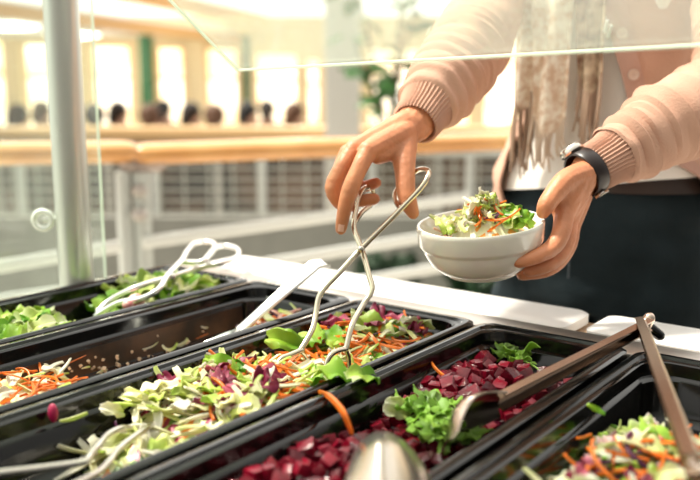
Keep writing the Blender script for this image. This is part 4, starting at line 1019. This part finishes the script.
# scarf: two hanging tails
M_SC1 = mat('cream_scarf', (.92, .86, .74), .85, col2=(.66, .48, .34), noise_scale=75); M_SC2 = mat('brown_scarf', (.20, .11, .065), .85, col2=(.60, .47, .33), noise_scale=42)
M_FR1 = mat('cream_fringe', (.60, .48, .37), .9); M_FR2 = mat('brown_fringe', (.40, .28, .20), .9)
sc = None
def tail(th0, w, z1, m, fm, off, ph, name, tl_=.08):
    def fn(u, v):
        z = 1.42-(1.42-z1-.03*(2*v-1)**2)*u; th = th0*(1-.25*(1-u))+(v-.5)*w/.115
        p = around(z, th, off+.006*math.sin(v*9+ph+u*2)+.010*math.sin(v*4+ph)); p.y = min(p.y, BY-.112-off*.9+.006*math.sin(v*9+ph)); return p
    o = MB().sheet(fn, 30, 22, .003).build(name, m, sc or pe)
    for k in range(14):
        v = (k+.5)/14; a_ = fn(1, v); p1 = a_+Vector((random.uniform(-.004, .004), random.uniform(-.006, .0), -tl_/2)); p2 = a_+Vector((random.uniform(-.008, .008), random.uniform(-.006, .002), -tl_+random.uniform(-.012, .012)))
        MB().tube([a_+Vector((0, 0, .004)), p1, p2], [.0022, .0028, .0016], 6, 4).build('tassel', fm, o)
    return o
tail(-.56, .026, 1.11, M_SC1, M_FR2, .036, 2.0, 'scarf', .10)
tail(-.20, .036, 1.072, M_SC1, M_FR1, .050, .4, 'scarf', .05)
tail(.17, .031, 1.136, M_SC2, M_FR2, .036, 1.1, 'scarf', .085)
nk = MB()
for k in range(3):
    nk.tube([Vector((BX+(.075+.006*k)*math.cos(a), BY-.01+(.075+.008*k)*math.sin(a), 1.435+.018*k+.01*math.sin(a*2+k))) for a in [i*2*PI/20 for i in range(21)]], .018, 10)
nk.build('neck_wrap', M_SC1, pe)
# jeans
j = MB(); j.loft([ell((BX, BY, z), a, b, 28) for z, a, b in ((.78, .15, .11), (.84, .182, .124), (.90, .192, .130), (.95, .188, .128), (.99, .174, .120), (1.015, .168, .117))])
for s in (-1, 1):
    hx = BX+s*.088; j.tube([(hx, BY, .90), (hx+s*.008, BY, .72), (hx+s*.01, BY-.01, .50), (hx+s*.01, BY+.005, .3), (hx+s*.01, BY+.015, .07)], [.106, .094, .068, .064, .056], 20, 4)
jm = remeshed(j, .008, 3)
for v in jm.v:
    w = noise.noise(Vector((v.x*9, v.y*9, v.z*22)))*.011+noise.noise(Vector((v.x*20, v.y*20, v.z*40)))*.002
    d = Vector((v.x-BX, v.y-BY, 0)); v += d.normalized()*w
jo = jm.build('jeans', M_JEANS, pe)
rings = [[around(z, 2*PI*q/48, .013+o_) for q in range(48)] for z, o_ in ((.985, 0), (.985, .004), (1.012, .004), (1.012, 0))]
MB().loft(rings, cap=False).build('belt', M_BELT, pe)
sm_ = MB()
for s in (-1, 1):
    pass
sm_.tube([around(.945-.02*k, .0, .018+.001*k) for k in range(6)], .0016, 5)
sm_.build('seam', mat('denim_thread', (.05, .06, .07), .8), jo)
for s in (-1, 1):
    hx = BX+s*.098; MB().box((hx, BY-.05, .015), (.09, .27, .03), bev=.01).tube([(hx, BY+.03, .05), (hx, BY-.06, .05), (hx, BY-.15, .035)], [.042, .042, .03], 14, 4, round_ends=True).build('shoe', M_BELT, pe)
# wrist watch on the left arm
wd = (elL-wrL).normalized(); wc = wrL-wd*.004+Vector((0, 0, 0)); x = wd.orthogonal().normalized(); y = wd.cross(x); rg = []
def wring(c, r, hw, th, n=48):
    rg = []
    for u, rr in ((-hw, r), (-hw, r+th*.7), (-hw*.8, r+th), (hw*.8, r+th), (hw, r+th*.7), (hw, r)):
        rg.append([c+wd*u+(x*math.cos(2*PI*q/n)+y*math.sin(2*PI*q/n))*rr for q in range(n)])
    rg.append(rg[0]); return rg
wa = MB().loft(wring(wc, .0275, .0095, .0035), cap=False).build('watch_strap', M_STRAP, pe)
up2 = (P(572, 150, 1.09)-wc); up2 = (up2-wd*up2.dot(wd)).normalized()
Rw = up2.to_track_quat('Z', 'Y').to_matrix()
MB().lathe([(.001, .007), (.013, .007), (.0155, .0045), (.016, 0), (.014, -.002)], 36, wc+up2*.031, Rw).build('watch_case', M_STEEL, wa)
MB().lathe([(.001, .0015), (.0125, .001), (.0128, 0)], 36, wc+up2*.0375, Rw).build('watch_face', mat('watch_face', (.7, .68, .62), .2), wa)
MB().box(wc-up2*.033, (.02, .014, .004), Rw, bev=.001).build('buckle', M_STEEL, wa)

# ------------------------------------------------------------------ light
WNEAR, WFAR = .34, 2.2
w = bpy.data.worlds.new('world'); S.world = w; w.use_nodes = True; nt = w.node_tree; bg = nt.nodes['Background']
tc = nt.nodes.new('ShaderNodeTexCoord'); sx = nt.nodes.new('ShaderNodeSeparateXYZ'); nt.links.new(tc.outputs['Generated'], sx.inputs[0])
rp_ = nt.nodes.new('ShaderNodeValToRGB'); rp_.color_ramp.elements[0].position = .35; rp_.color_ramp.elements[0].color = (.30, .26, .22, 1); rp_.color_ramp.elements[1].position = .62; rp_.color_ramp.elements[1].color = (1, .975, .90, 1)
ma = nt.nodes.new('ShaderNodeMath'); ma.operation = 'MULTIPLY_ADD'; ma.inputs[1].default_value = .5; ma.inputs[2].default_value = .5
nt.links.new(sx.outputs[2], ma.inputs[0]); nt.links.new(ma.outputs[0], rp_.inputs[0]); nt.links.new(rp_.outputs[0], bg.inputs[0])
# the window side of the hall is the bright one, the kitchen side is dim
dt = nt.nodes.new('ShaderNodeVectorMath'); dt.operation = 'DOT_PRODUCT'; wdir = (B(-.45, .9)+Vector((0, 0, .35))).normalized(); dt.inputs[1].default_value = wdir
nt.links.new(tc.outputs['Generated'], dt.inputs[0]); mr = nt.nodes.new('ShaderNodeMapRange'); mr.interpolation_type = 'SMOOTHSTEP'
mr.inputs['From Min'].default_value = -.75; mr.inputs['From Max'].default_value = .75; mr.inputs['To Min'].default_value = WNEAR; mr.inputs['To Max'].default_value = WFAR
nt.links.new(dt.outputs['Value'], mr.inputs['Value']); nt.links.new(mr.outputs[0], bg.inputs[1])
def sun(rot_from, strength, ang, col, name):
    l = bpy.data.lights.new(name, 'SUN'); l.energy = strength; l.angle = math.radians(ang); l.color = col
    o = bpy.data.objects.new(name, l); C.objects.link(o); o.location = (0, 0, 6); o.rotation_euler = Vector(rot_from).normalized().to_track_quat('Z', 'Y').to_euler(); return o
d1 = B(-.45, .14, .88); sun(d1, 6.0, 6, (1, .93, .80), 'skylight_sun')
